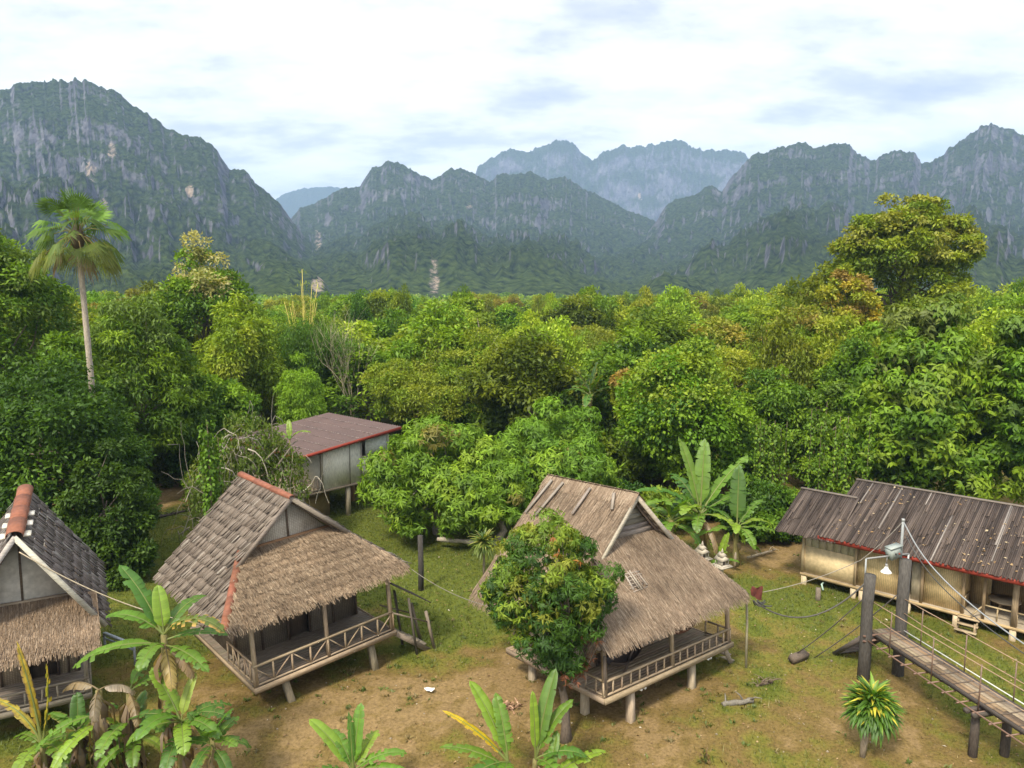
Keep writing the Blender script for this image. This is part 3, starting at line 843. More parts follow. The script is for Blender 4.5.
key_tree('broadleaf_tree', 'bright green bushy tree behind the creeper-hung tree', 'tree', 735, 84, 318, 120, 1, LT, 136, nb=90, per=200, L=.44, W=.2, nl=6, low=-.6)
key_tree('broadleaf_tree', 'soft green tree behind the vine-covered tree shoulder', 'tree', 662, 92, 312, 120, 1, MD, 137, nb=90, per=190, L=.46, W=.2, nl=6, low=-.6)

# right
BIGL = [(2, (.07, .15, .018)), (2, (.10, .185, .022)), (1, (.14, .22, .03))]
key_tree('large_leaved_tree', 'big tree with large drooping leaves directly behind the long house', 'tree', 938, 50, 268, 190, .5, BIGL, 141, nb=210, per=66, L=.48, W=.19, nl=9, whorl=5, hang=.8, tip=[(.15, .20, .04), (.13, .21, .03)], tipz=.5, low=-.8, tr=.3)
key_tree('large_leaved_tree', 'big leafy tree at the right edge above the long roof', 'tree', 1052, 46, 262, 130, .5, BIGL, 142, nb=170, per=66, L=.46, W=.18, nl=8, whorl=5, hang=.8, tip=[(.12, .21, .03)], tipz=.5, low=-.8)
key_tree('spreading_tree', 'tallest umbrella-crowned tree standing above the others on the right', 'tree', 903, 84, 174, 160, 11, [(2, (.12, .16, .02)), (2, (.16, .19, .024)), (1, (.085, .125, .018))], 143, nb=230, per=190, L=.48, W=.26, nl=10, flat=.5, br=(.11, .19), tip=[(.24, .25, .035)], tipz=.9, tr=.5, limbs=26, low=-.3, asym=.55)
key_tree('golden_tree', 'ochre-leaved tree leaning against the tallest tree on the right', 'tree', 848, 76, 250, 72, 5, [(2, (.22, .22, .04)), (1, (.16, .19, .03)), (1, (.28, .22, .05))], 144, nb=100, per=180, L=.38, W=.2, nl=6, tip=[(.28, .20, .05)], tipz=.6, low=-.7)
key_tree('broadleaf_tree', 'leafy tree between the ochre tree and the large-leaved tree', 'tree', 862, 64, 318, 100, 1, MD, 145, nb=100, per=220, L=.40, W=.2, nl=6, low=-.7, hang=.5)

# forest individuals behind, copies of a few kinds
KINDS = [
    ('forest_tree', 'rounded mid green tree of the forest canopy behind the clearing', gen_tree(201, 5, 12, 1.5, MD, nb=70, per=165, L=.46, W=.22, low=-.5), 'rounded green canopy trees', 5, 12),
    ('forest_tree', 'pale yellow-green feathery tree of the forest canopy behind the clearing', gen_tree(202, 5.5, 12, 2, AIRY, nb=90, per=140, L=.46, W=.16, flat=.5, low=-.5, br=(.12, .22)), 'pale feathery canopy trees', 5.5, 12),
    ('forest_tree', 'dark broad tree of the forest canopy behind the clearing', gen_tree(203, 5, 12, 1.5, DK + MD, nb=70, per=165, L=.44, W=.2, low=-.5), 'dark canopy trees', 5, 12),
    ('forest_tree', 'light green loose tree of the forest canopy behind the clearing', gen_tree(204, 5, 12, 2.5, LT, nb=65, per=150, L=.48, W=.22, nl=7, low=-.4), 'light loose canopy trees', 5, 12),
    ('forest_tree', 'tawny brownish tree of the forest canopy behind the clearing', gen_tree(205, 4.5, 12, 2.5, [(1, (.17, .16, .05)), (1, (.12, .14, .035))], nb=60, per=140, L=.45, W=.18, nl=6, low=-.4, flat=.5), 'tawny canopy trees', 4.5, 12),
]
rnd = random.Random(42)
first = [None] * len(KINDS)
cnt = 0
Y = 66.0
while Y < 215:
    half = Y * .78 + 8
    step = 8.5 + (Y - 60) * .05
    x = -half + rnd.uniform(0, step)
    while x < half:
        jx, jy = x + rnd.uniform(-2, 2), Y + rnd.uniform(-3, 3)
        x += step * rnd.uniform(.85, 1.25)
        u = jx / jy * F + 512
        if jy < 72 and (215 < u < 470):
            continue
        k = rnd.choices(range(5), (3, 3.4, 2, 3, .5 if u < 560 else 1.1))[0]
        nm, lb, (cm, tm), gp, r0, h0 = KINDS[k]
        hh = rnd.uniform(9.2, 13.4) + 7.5 * max(0.0, float(fbm(np.array([jx / 22]), np.array([jy / 22]), 3)[0]) - .5) * (1 if jy > 95 else .5)
        if u > 760:
            hh += min(4.5, (u - 760) * .035) * rnd.uniform(.5, 1)
        if u < 300:
            hh += min(4.0, (300 - u) * .03) * rnd.uniform(.5, 1)
        if rnd.random() < .12:
            hh += rnd.uniform(1.0, 2.6)
        if 640 < u < 860 and jy > 85:
            hh += (u - 640) * .019 * rnd.uniform(.5, 1.1)
        if jy > 120:
            hh = min(hh, 17.3 if u > 640 else 16.6)
        rr = rnd.uniform(3.4, 7.0) * (1 + (Y - 60) * .002)
        sc = (rr / r0, rr / r0 * rnd.uniform(.9, 1.1), hh / h0)
        loc = (jx, jy, -.05)
        if first[k] is None:
            first[k] = tree(nm, lb, 'tree', loc, cm, tm, rnd.uniform(0, 6.28), sc, gp)
        else:
            copy_thing(first[k], loc, rnd.uniform(0, 6.28), sc, lb, gp)
        cnt += 1
    Y += step * .92
re_ = random.Random(77)
for i in range(46):
    u = re_.uniform(320, 830); jy = re_.uniform(112, 205); k = re_.choice((0, 1, 1, 3, 3, 4, 2))
    nm, lb, (cm, tm), gp, r0, h0 = KINDS[k]
    hh = re_.uniform(13.8, 16.2) + max(0, u - 640) * .012; rr = re_.uniform(2.4, 5.2)
    copy_thing(first[k], ((u - 512) / F * jy, jy, -.05), re_.uniform(0, 6.28), (rr / r0, rr / r0, hh / h0), lb, gp)
print('forest trees', cnt)


def far_forest():
    rng = np.random.default_rng(9); mb = MB()
    for Y in np.geomspace(222, 620, 26):
        half = Y * .8; step = 9 + Y * .012
        for x in np.arange(-half, half, step):
            x += rng.uniform(-3, 3); y = Y + rng.uniform(-4, 4); r = rng.uniform(4.0, 8.5); h = rng.uniform(7.5, 13.5) + 3 * (fbm(np.array([x / 60]), np.array([y / 60]), 2)[0] - .5)
            n = 80
            d = unit(rng.normal(size=(n, 3))); d[:, 2] = np.abs(d[:, 2])
            P = np.array([x, y, h - r * .75]) + d * np.array([r, r, r * .75]) * rng.uniform(.75, 1, (n, 1))
            c = mixcols(MD + LT + AIRY, 1, rng)[0] * rng.uniform(.6, 1.3, (n, 1))
            add_leaves(mb, P, unit(rng.normal(size=(n, 3))), unit(d + rng.normal(size=(n, 3)) * .4), rng.uniform(1.2, 2.2, n), rng.uniform(.9, 1.5, n), c)
    o = mb.build('far_forest', M_LEAF); kind(o, 'stuff', 'far forest canopy running to the foot of the mountains', 'forest')


far_forest()

# bushes along the edge of the clearing
BUSH = gen_tree(301, 1.7, 2.4, .05, MD, nb=46, per=120, L=.24, W=.11, low=-.8, tr=.05, limbs=6)
BUSH2 = gen_tree(302, 1.7, 2.6, .05, DK, nb=46, per=110, L=.28, W=.13, low=-.8, tr=.05, limbs=6)
spots = []
rb = random.Random(3)
for px, Y in [(130, 50), (150, 55), (176, 57), (210, 52), (228, 49), (250, 47), (262, 60), (240, 58), (120, 45), (560, 50), (600, 50), (590, 55), (625, 50), (650, 47), (668, 44), (690, 45), (640, 44), (720, 46), (742, 45), (765, 46), (785, 46), (800, 47), (815, 45),
              (835, 44), (850, 45), (870, 44), (890, 43), (915, 42), (940, 42), (965, 41), (990, 40), (1015, 40), (1045, 38), (1075, 37), (758, 43), (775, 44), (510, 52), (470, 53), (430, 60), (380, 64), (350, 66), (320, 66), (290, 66), (530, 48), (60, 40), (20, 36), (-20, 35), (615, 43), (800, 43), (590, 60), (612, 58), (635, 57), (600, 66), (650, 60), (575, 58), (625, 64), (560, 62), (540, 60), (680, 62), (480, 70), (500, 68), (520, 71), (455, 69), (505, 74), (430, 72), (540, 70)]:
    spots.append((px + rb.uniform(-5, 5), Y + rb.uniform(-1, 1)))
fb = [None, None]
LB = ['mid green low bush in the undergrowth along the forest edge', 'dark low bush in the undergrowth along the forest edge']
GB = ['green undergrowth bushes', 'dark undergrowth bushes']
for i, (px, Y) in enumerate(spots):
    k = rb.random() < .5
    p = place(px, Y); s = rb.uniform(.7, 1.25) * (1.75 if i >= 51 else 1); sc = (s, s, s * rb.uniform(.7, 1.3))
    if fb[k] is None:
        fb[k] = tree('bush', LB[k], 'bush', p, *(BUSH, BUSH2)[k], 0, sc, GB[k])
    else:
        copy_thing(fb[k], p, rb.uniform(0, 6.28), sc, LB[k], GB[k])

# creeper curtain on the edge (hanging vines)
def creeper(label, px, Y, top, w, seed, cols, n=14):
    rng = np.random.default_rng(seed); p = place(px, Y); h = hgt(top, Y, px)
    mb = MB(); st = MB()
    t = empty('creeper', label, 'creeper', p)
    for k in range(n):
        x0, y0 = rng.normal(0, w * .4), rng.normal(0, w * .25); z1 = h * rng.uniform(.75, 1.0); z0 = rng.uniform(0, .35) * h
        m = int((z1 - z0) * 34)
        z = rng.uniform(z0, z1, m); rr = .10 + .16 * rng.random(m) + .10 * np.sin(z * 3 + k)
        a = rng.uniform(0, 6.28, m)
        P = np.stack([x0 + rr * np.cos(a) + .12 * np.sin(z * 1.3 + k), y0 + rr * np.sin(a), z], -1)
        o = np.stack([np.cos(a), np.sin(a), 0 * a], -1)
        add_leaves(mb, P, unit(o * .6 + rng.normal(size=(m, 3)) * .4 - [0, 0, .8]), unit(o + [0, 0, .6] + rng.normal(size=(m, 3)) * .3), rng.uniform(.14, .28, m), rng.uniform(.12, .2, m), mixcols(cols, m, rng) * rng.uniform(.7, 1.3, (m, 1)))
        tube(st, [(x0, y0, z) for z in np.linspace(0, z1, 6)], .018, (.12, .1, .06), 5)
    st.build('stem', M_BARK, t); mb.build('foliage', M_LEAF_KEY, t)


creeper('hanging green creeper column beside the tangled grey shrub', 201, 38, 412, .9, 1, [(2, (.08, .16, .02)), (1, (.05, .11, .02))], 9)
creeper('creeper curtain hanging left of the small annex behind the spirit houses', 778, 48, 415, 1.6, 2, MD, 12)
creeper('creeper strands climbing the forest edge above the annex roof', 842, 46, 400, 2.0, 3, MD, 10)


# tangled shrub with bare grey vines behind the left-centre hut
def tangle():
    p = place(240, 41.5); rng = np.random.default_rng(77)
    t = empty('tangled_shrub', 'tangled shrub of bare grey vines behind the shingled hut', 'shrub', p)
    mb = MB()
    for k in range(150):
        a = rng.uniform(0, 6.28); r = rng.uniform(0, 1.6); x, y = 2.5 * rng.uniform(-1, 1), 1.4 * rng.uniform(-1, 1)
        q = Vector((x, y, rng.uniform(.2, 3.6) * (1 - abs(x) / 4.2))); d = Vector(unit(rng.normal(size=3) + np.array([0, 0, .25])))
        pts = [q.copy()]
        for j in range(7):
            d = (d + Vector(rng.normal(0, .38, 3)) - Vector((0, 0, .07 * j))).normalized(); q = q + d * .3; pts.append(q.copy())
        rr = rng.uniform(.01, .024)
        tube(mb, pts, [rr * (1 - .1 * j) for j in range(8)], np.array((.30, .27, .22)) * rng.uniform(.6, 1.4), 4, cap=False)
    for k in range(9):
        tube(mb, [(rng.uniform(-.8, .8), rng.uniform(-.5, .5), -.1), (rng.uniform(-1.4, 1.4), rng.uniform(-.7, .7), 1.4), (rng.uniform(-2.2, 2.2), rng.uniform(-1, 1), 2.8)], [.07, .05, .02], (.2, .17, .14), 6)
    mb.build('stem', M_BARK, t)
    lobes = [(-1.3, 0, 1.6, 1.2, 1.0, 1.2), (.9, 0, 1.7, 1.3, 1.0, 1.3), (0, .3, 2.4, 1.3, .9, 1.0)]
    t.scale = (1.35, 1.3, 2.25)
    cm, _ = crown_mesh('foliage', 78, lobes, 130, .3, .6, 95, .15, .07, [(2, (.07, .11, .03)), (1, (.10, .13, .045)), (1, (.06, .10, .02))], mat=M_LEAF_KEY, low=-.8)
    o = bpy.data.objects.new('foliage', cm); COL.objects.link(o); o.parent = t


tangle()


# bare pale tree by the bamboo
def bare_tree():
    p = place(350, 71); rng = random.Random(8)
    t = empty('bare_tree', 'pale bare-branched tree beside the bamboo, twigs without leaves', 'tree', p)
    mb = MB()

    def grow(q, d, r, n):
        pts = [q.copy()]
        for _ in range(4):
            d = (d + Vector((rng.uniform(-1, 1), rng.uniform(-1, 1), rng.uniform(-.5, .8))) * .22).normalized(); q = q + d * (.5 + .22 * n); pts.append(q.copy())
        tube(mb, pts, [r, r * .9, r * .8, r * .7, r * .55], (.40, .35, .24), 5, cap=False)
        if n:
            for _ in range(3):
                grow(pts[rng.choice((2, 3, 4))], (d + Vector((rng.uniform(-1, 1), rng.uniform(-1, 1), rng.uniform(-.1, .8))) * .8).normalized(), r * .52, n - 1)
    for k in range(2):
        grow(Vector((rng.uniform(-.6, .6), rng.uniform(-.5, .5), -.2)), Vector((rng.uniform(-.25, .25), 0, 1)).normalized(), .13, 4)
    for v in mb.v:
        v[:, 2] *= 1.0
    zmax = max(v[:, 2].max() for v in mb.v); s = hgt(300, 71) / zmax
    o = mb.build('branches', M_BARK, t); o.scale = (.8 * s, .8 * s, s)


bare_tree()


# bamboo
def bamboo(label, px, Y, top, wpx, seed, n=34, cols=MD, yellow=False, leafy=90):
    p = place(px, Y); h = hgt(top, Y, px); w = wpx / 2 / F * Y; rng = np.random.default_rng(seed)
    t = empty('bamboo_clump', label, 'bamboo', p)
    lf = MB()
    for k in range(n):
        a = rng.uniform(0, 6.28); lean = w * rng.uniform(.15, 1) * (0.5 if yellow else 1); hh = h * rng.uniform(.72, 1)
        b = Vector((.5 * math.cos(a) * rng.random(), .5 * math.sin(a) * rng.random(), -.1))
        pts = []
        for i in range(11):
            s = i / 10
            z = hh * (s if yellow else math.sin(s * 1.9) / math.sin(1.57) * .98)
            pts.append(b + Vector((math.cos(a) * lean * s ** 2.2, math.sin(a) * lean * s ** 2.2, z)))
        c = (.55, .46, .12) if yellow else (.12, .15, .04)
        cb = MB(); r = rng.uniform(.05, .075) * (1.2 if yellow else 1)
        tube(cb, pts, [r * (1 - .07 * i) for i in range(11)], np.array(c) * rng.uniform(.75, 1.25), 6)
        if yellow:
            for i in range(1, 10):
                for s in (-1, 1):
                    q = pts[i]; d = Vector((rng.uniform(-1, 1), rng.uniform(-1, 1), .8)).normalized()
                    tube(cb, [q, q + d * .5, q + d * .8 + Vector((0, 0, -.1))], [.014, .01, .004], np.array(c), 4, cap=False)
        if yellow or k < 8:
            cb.build('culm', M_PLAIN, t)
        else:
            cb.build('culm', M_PLAIN, t)
        for i in range(2 if not yellow else 2, 11):
            m = int(leafy * (1 if not yellow else .12))
            P = np.array(pts[i]) + rng.normal(size=(m, 3)) * np.array([.55, .55, .45]) * (1 if not yellow else .6)
            D = unit(rng.normal(size=(m, 3)) * .7 - np.array([0, 0, .7]))
            add_leaves(lf, P, D, unit(rng.normal(size=(m, 3)) * .5 + [0, 0, 1]), rng.uniform(.25, .5, m), rng.uniform(.05, .1, m), mixcols(cols, m, rng) * rng.uniform(.6, 1.35, (m, 1)))
    lf.build('foliage', M_LEAF_KEY, t)


bamboo('tall yellow bamboo stalks rising bare above the bamboo thicket', 303, 78, 256, 60, 1, 12, LT, True)
bamboo('arching dark green bamboo thicket below the yellow stalks', 312, 73, 322, 92, 2, 46, [(2, (.05, .10, .018)), (2, (.07, .13, .02)), (1, (.035, .075, .015))], leafy=85)
bamboo('light bamboo thicket to the left of the yellow stalks', 262, 76, 318, 70, 3, 30, LT, leafy=80)
key_tree('bamboo_clump', 'ball-shaped clipped-looking bamboo clump behind the brown roofed house', 'bamboo', 297, 62, 347, 68, 1.0, [(2, (.12, .21, .025)), (1, (.15, .25, .03))], 151, nb=110, per=300, L=.34, W=.07, nl=6, hang=1.0, low=-.6, dome=.8, asym=.30, br=(.22, .32))


# ------------------------------------------------------------------ bananas, palms, dracaenas
def banana_leaf(mb, base, az, L, W, elev, bend, roll=0.0, col=(.09, .17, .025), edge=None, torn=.5, seed=0, dead=False):
    rng = random.Random(seed); n = 18
    ca, sa = math.cos(az), math.sin(az)
    P = [Vector(base)]; T = []
    for i in range(n):
        e = elev - bend * ((i + .5) / n) ** 1.25
        T.append(Vector((ca * math.cos(e), sa * math.cos(e), math.sin(e)))); P.append(P[-1] + T[-1] * (L / n))
    T.append(T[-1])
    S0 = Vector((-sa, ca, 0))
    rib = []
    Vs = []; Fs = []; Cs = []
    for i in range(n):
        d = T[i]; up = S0.cross(d) * -1
        if up.z < 0 and abs(d.z) < .9:
            up = -up
        S = (S0 * math.cos(roll) + up * math.sin(roll)).normalized(); U = (up * math.cos(roll) - S0 * math.sin(roll)).normalized()

        def wid(t):
            if t < .16:
                return .012
            q = (t - .16) / .84
            return W / 2 * min(1, (q * 6) ** .5) * (1 - q ** 4.5) ** .55 if q < 1 else 0
        t0, t1 = i / n, (i + 1) / n
        if t0 < .15:
            continue
        for s in (-1, 1):
            f = .35 + (rng.uniform(-.5, .15) if rng.random() < torn else rng.uniform(-.06, .06))
            sh = rng.uniform(-.03, .03) * L if rng.random() < torn else 0
            gap = .0 if rng.random() > torn else .18
            vec = S * (s * math.cos(f)) + U * math.sin(f)
            if dead:
                vec = (vec * .6 - Vector((0, 0, .6))).normalized()
            a, b = P[i], P[i + 1]
            w0, w1 = wid(t0 + gap * (t1 - t0)), wid(t1)
            m0 = a + vec * w0 * .55 + U * .01; m1 = b + vec * w1 * .55 + U * .01
            o0 = a + vec * w0 - U * w0 * .22 + d * (sh + w0 * .12) ; o1 = b + vec * w1 - U * w1 * .22 + d * (sh + w1 * .12)
            k = len(Vs)
            a2 = a.lerp(b, gap * .3)
            Vs += [tuple(a2), tuple(b), tuple(m1), tuple(m0), tuple(o1), tuple(o0)]
            Fs += [(k, k + 1, k + 2, k + 3), (k + 3, k + 2, k + 4, k + 5)]
            v = rng.uniform(.86, 1.16)
            cm = np.array(col) * v; ce = cm
            if edge is not None and rng.random() < .85:
                ce = np.array(edge) * rng.uniform(.7, 1.25)
            Cs += [cm * 1.12, cm * 1.12, cm, cm, ce, ce]
    mb.add(np.array(Vs), np.array(Fs), np.array(Cs))
    tube(mb, P, [.045 * (L / 2.4) * (1 - .9 * i / n) for i in range(n + 1)], np.array((.20, .24, .06)) if not dead else np.array((.25, .18, .09)), 5, cap=False)


G1 = (.115, .225, .02); G2 = (.07, .16, .017); G3 = (.20, .32, .028); YE = (.50, .36, .03); BR = (.27, .19, .10); GY = (.22, .17, .12)


def banana(label, loc, stems, leaves, group=None, stemcol=(.17, .15, .06)):
    """stems: (dx,dy,h,r,leanx,leany,deadskirt); leaves: dicts placed from a stem top."""
    t = empty('banana_plant', label, 'banana plant', loc, group=group)
    tops = []
    for k, (dx, dy, h, r, lx, ly, skirt) in enumerate(stems):
        mb = MB()
        pts = [(dx + lx * (i / 8) ** 1.5, dy + ly * (i / 8) ** 1.5, h * i / 8 - .1 * (i == 0)) for i in range(9)]
        tube(mb, pts, [r * (1.15 - .5 * i / 8) for i in range(9)], stemcol, 10, wob=.05)
        stem = mb.build('pseudostem', M_BARK, t, True)
        tops.append(Vector(pts[-1]))
        if skirt:
            sk = MB(); rg = random.Random(k * 7 + int(h * 10))
            for j in range(skirt):
                f = rg.uniform(.35, 1.0); i = int(f * 7.9); a = rg.uniform(0, 6.28); ln = rg.uniform(.4, 1.1) * min(1.3, h * .5); w = rg.uniform(.03, .11)
                q = Vector(pts[i]); o = Vector((math.cos(a), math.sin(a), 0)); s = Vector((-math.sin(a), math.cos(a), 0))
                c = np.array(rg.choice([BR, GY, (.16, .11, .07), (.34, .25, .14)])) * rg.uniform(.7, 1.2)
                p0 = q + o * r * .9; p1 = p0 + o * rg.uniform(.06, .25) - Vector((0, 0, ln * .25)); p2 = p1 + o * rg.uniform(-.1, .1) - Vector((0, 0, ln * .5)); p3 = p2 - o * .08 - Vector((0, 0, ln * .3)) + s * rg.uniform(-.12, .12)
                V = []
                for m, (pp, ww) in enumerate(((p0, .5), (p1, 1), (p2, .8), (p3, .15))):
                    V += [tuple(pp - s * w * ww), tuple(pp + s * w * ww)]
                sk.add(np.array(V), np.array([(0, 1, 3, 2), (2, 3, 5, 4), (4, 5, 7, 6)]), c)
            sk.build('dead_leaf_skirt', M_BANANA, stem)
    for j, lf in enumerate(leaves):
        lf = dict(lf); st = lf.pop('s', 0); dz = lf.pop('dz', 0)
        nm = 'dead_leaf' if lf.get('dead') else 'leaf'
        mb = MB(); banana_leaf(mb, tops[st] + Vector((0, 0, -dz)), seed=j * 31 + int(abs(loc[0]) * 100), **lf)
        mb.build(nm, M_BANANA, t)
    return t


def fan_of(s, n, az0, L, W, e0, e1, b0, b1, seed, cols=(G1, G2), torn=.2, edge=None):
    rg = random.Random(seed); out = []
    for i in range(n):
        f = i / max(1, n - 1)
        out.append(dict(s=s, az=az0 + i * 2.4 + rg.uniform(-.3, .3), L=L * rg.uniform(.85, 1.1) * (.85 + .15 * f), W=W * rg.uniform(.85, 1.1), elev=e0 + (e1 - e0) * f + rg.uniform(-.1, .1), bend=b0 + (b1 - b0) * f + rg.uniform(-.15, .15),
                        col=rg.choice(cols), torn=torn, edge=edge if edge is not None else (None if rg.random() < .7 else (.22, .20, .04)), dz=rg.uniform(0, .25)))
    return out


PI = math.pi

# ------------------------------------------------------------------ roof coverings
def V3(v):
    return np.array(v, float)


class Slope:
    """A roof plane: o + s * down(s in 0..1) with a run of ends a(s)..b(s) along 'along'."""

    def __init__(self, o, down, along, a, b):
        self.o, self.dn, self.al = V3(o), V3(down), V3(along)
        self.a, self.b = a, b
        self.n = np.cross(self.al, self.dn); self.n /= np.linalg.norm(self.n)
        if self.n[2] < 0:
            self.n = -self.n
        self.L = np.linalg.norm(self.dn)

    def P(self, s, x):
        s = np.asarray(s, float)[..., None]; x = np.asarray(x, float)[..., None]
        return self.o + self.dn * s + self.al * x


def slab(mb, S, th, c, k=14):
    ss = np.linspace(0, 1, k + 1)
    for i in range(k):
        s0, s1 = ss[i], ss[i + 1]
        m = (s0 + s1) / 2
        pts = [S.P(s0, S.a(m)), S.P(s1, S.a(m)), S.P(s1, S.b(m)), S.P(s0, S.b(m))]
        prism(mb, [tuple(p) for p in pts], tuple(-S.n * th), c)


STRAW = [(3, (.27, .20, .135)), (2, (.225, .16, .105)), (1, (.335, .26, .18)), (.9, (.15, .105, .07))]


def thatch(mb, S, rows, dens, rng, ln=2.1, w=.028, over=.25, cols=STRAW, ragged=.35, lift=.05, shag=.0, skip=0.0, sj=.42):
    for r in range(rows):
        s0 = r / rows
        n = int(max(4, (S.b(min(1, s0 + .5 / rows)) - S.a(min(1, s0 + .5 / rows))) * dens))
        s = s0 + rng.uniform(-sj, sj, n) / rows
        s = np.clip(s, 0, .995)
        a = np.array([S.a(q) for q in s]); b = np.array([S.b(q) for q in s])
        x = a + (b - a) * rng.random(n)
        if skip:
            kp = rng.random(n) > skip * (vn2(x * 1.3 + 5, s * 7 + r * 3.1) > .72)
            s, x = s[kp], x[kp]; n = len(s)
        le = ln / rows * rng.uniform(1 - ragged, 1 + ragged, n)
        last = r == rows - 1
        s1 = np.minimum(s + le, 1 + over / S.L * (rng.uniform(.35, 1.5, n) if last else rng.uniform(.1, .7, n)))
        dx = rng.normal(0, .035, n)
        h0 = lift * .5 + rng.uniform(0, .02, n); h1 = lift * (1 if sj > .3 else 1.7) + rng.uniform(0, .035, n) + shag * rng.random(n)
        ww = w * rng.uniform(.5, 1.5, n)
        p0 = S.P(s, x) + S.n * h0[:, None]; p1 = S.P(s1, x + dx) + S.n * h1[:, None]
        past = np.maximum(0, s1 - 1) * S.L
        p1[:, 2] -= past * .55
        V = np.empty((n, 4, 3))
        al = S.al
        V[:, 0] = p0 - al * ww[:, None]; V[:, 1] = p0 + al * ww[:, None]; V[:, 2] = p1 + al * ww[:, None] * .5; V[:, 3] = p1 - al * ww[:, None] * .5
        c = mixraw(cols, n, rng) * rng.uniform(.75, 1.25, (n, 1)) * (.62 + .75 * fbm(x * .55 + rows, s * 2.2 + r * .13, 4))[:, None]
        mb.add(V.reshape(-1, 3), np.arange(4 * n).reshape(-1, 4), np.repeat(c, 4, 0))


def shingles(mb, S, rows, w, rng, cols, over=.18, miss=0.0, tilt=.05, lap=1.35, jl=.12, gap=.1):
    for r in range(rows):
        s0 = r / rows
        a, b = S.a(min(1, s0 + .5 / rows)), S.b(min(1, s0 + .5 / rows))
        x = a
        while x < b:
            ww = w * rng.uniform(.7, 1.3)
            if rng.random() < miss * (1.9 if vn2(np.array([x * .9]), np.array([s0 * 5 + 3]))[0] > .55 else .15):
                x += ww; continue
            sa = s0 + rng.uniform(-.1, .1) / rows; sb = s0 + (lap + rng.uniform(-jl, jl * 1.6)) / rows
            sb = min(sb, 1 + over / S.L * rng.uniform(.4, 1.3)); sa = max(0, sa)
            h0 = .015 + rng.uniform(0, .012); h1 = .045 + rng.uniform(0, tilt)
            sk = rng.normal(0, .018)
            e = ww * (1 - gap) / 2; xm = x + ww / 2
            p = [S.P(sa, xm - e), S.P(sa, xm + e), S.P(sb, xm + e + sk), S.P(sb, xm - e + sk)]
            hh = [h0, h0, h1 + rng.uniform(0, .015), h1]
            top = [p[i] + S.n * hh[i] for i in range(4)]; bot = [q - S.n * .014 for q in top]
            c = mixraw(cols, 1, rng)[0] * rng.uniform(.85, 1.15) * .55 + np.array(cols[0][1]) * .45 * (.55 + .95 * vn2(np.array([xm * 5.0]), np.array([sa * 1.6]))[0])
            mb.add(np.array(bot + top), BOXF, c)
            x += ww


GREYS = [(3, (.185, .150, .122)), (2, (.13, .103, .082)), (2, (.24, .205, .172)), (1.8, (.07, .054, .044)), (.25, (.38, .345, .30))]
DARKS = [(3, (.12, .095, .08)), (2, (.165, .135, .115)), (2, (.085, .068, .058)), (.6, (.25, .225, .205))]
PALEW = (.33, .27, .20); MIDW = (.24, .19, .14); DKW = (.13, .10, .08); GRW = (.26, .235, .205)
REDT = (.22, .085, .05); REDP = (.27, .045, .028)


def railing(root, W, dl, zd, style, wood, left=True, right=False, d_right=1.0, hgt_=.62):
    mb = MB(); zt = zd + hgt_
    y0 = .07
    beam(mb, (0, y0, zt), (W, y0, zt), .07, .07, wood); beam(mb, (0, y0, zd + .08), (W, y0, zd + .08), .06, .06, wood)
    if style == 'X':
        n = 8
        for i in range(n + 1):
            x = W * i / n
            beam(mb, (x, y0 + .002, zd), (x, y0 + .002, zt - .02), .06, .06, wood)
        for i in range(n):
            xa, xb = W * i / n, W * (i + 1) / n
            if i % 2 == 0:
                beam(mb, (xa + .04, y0 + .008, zt - .06), (xb - .04, y0 + .008, zd + .12), .045, .04, wood)
            else:
                beam(mb, (xa + .04, y0 + .008, zd + .12), (xb - .04, y0 + .008, zt - .06), .045, .04, wood)
    else:
        n = int(W / .42)
        for i in range(n + 1):
            x = W * i / n
            beam(mb, (x, y0 + .002, zd), (x + random.uniform(-.03, .03), y0 + .002, zt - .02), .055, .05, wood)
    for on, x, d in ((left, .07, dl), (right, W - .07, d_right)):
        if not on:
            continue
        beam(mb, (x, y0 + .05, zt - .004), (x, d, zt - .004), .06, .06, wood); beam(mb, (x, y0 + .05, zd + .076), (x, d, zd + .076), .05, .05, wood)
        m = int(d / .5)
        for i in range(1, m + 1):
            y = d * i / m
            beam(mb, (x, y, zd), (x, y - .01, zt - .03), .05, .05, wood)
            if style == 'X' and i < m and i % 2:
                beam(mb, (x + .006, y, zd + .1), (x + .006, y + d / m, zt - .05), .04, .04, wood)
    mb.build('railing', M_WOOD_X, root)


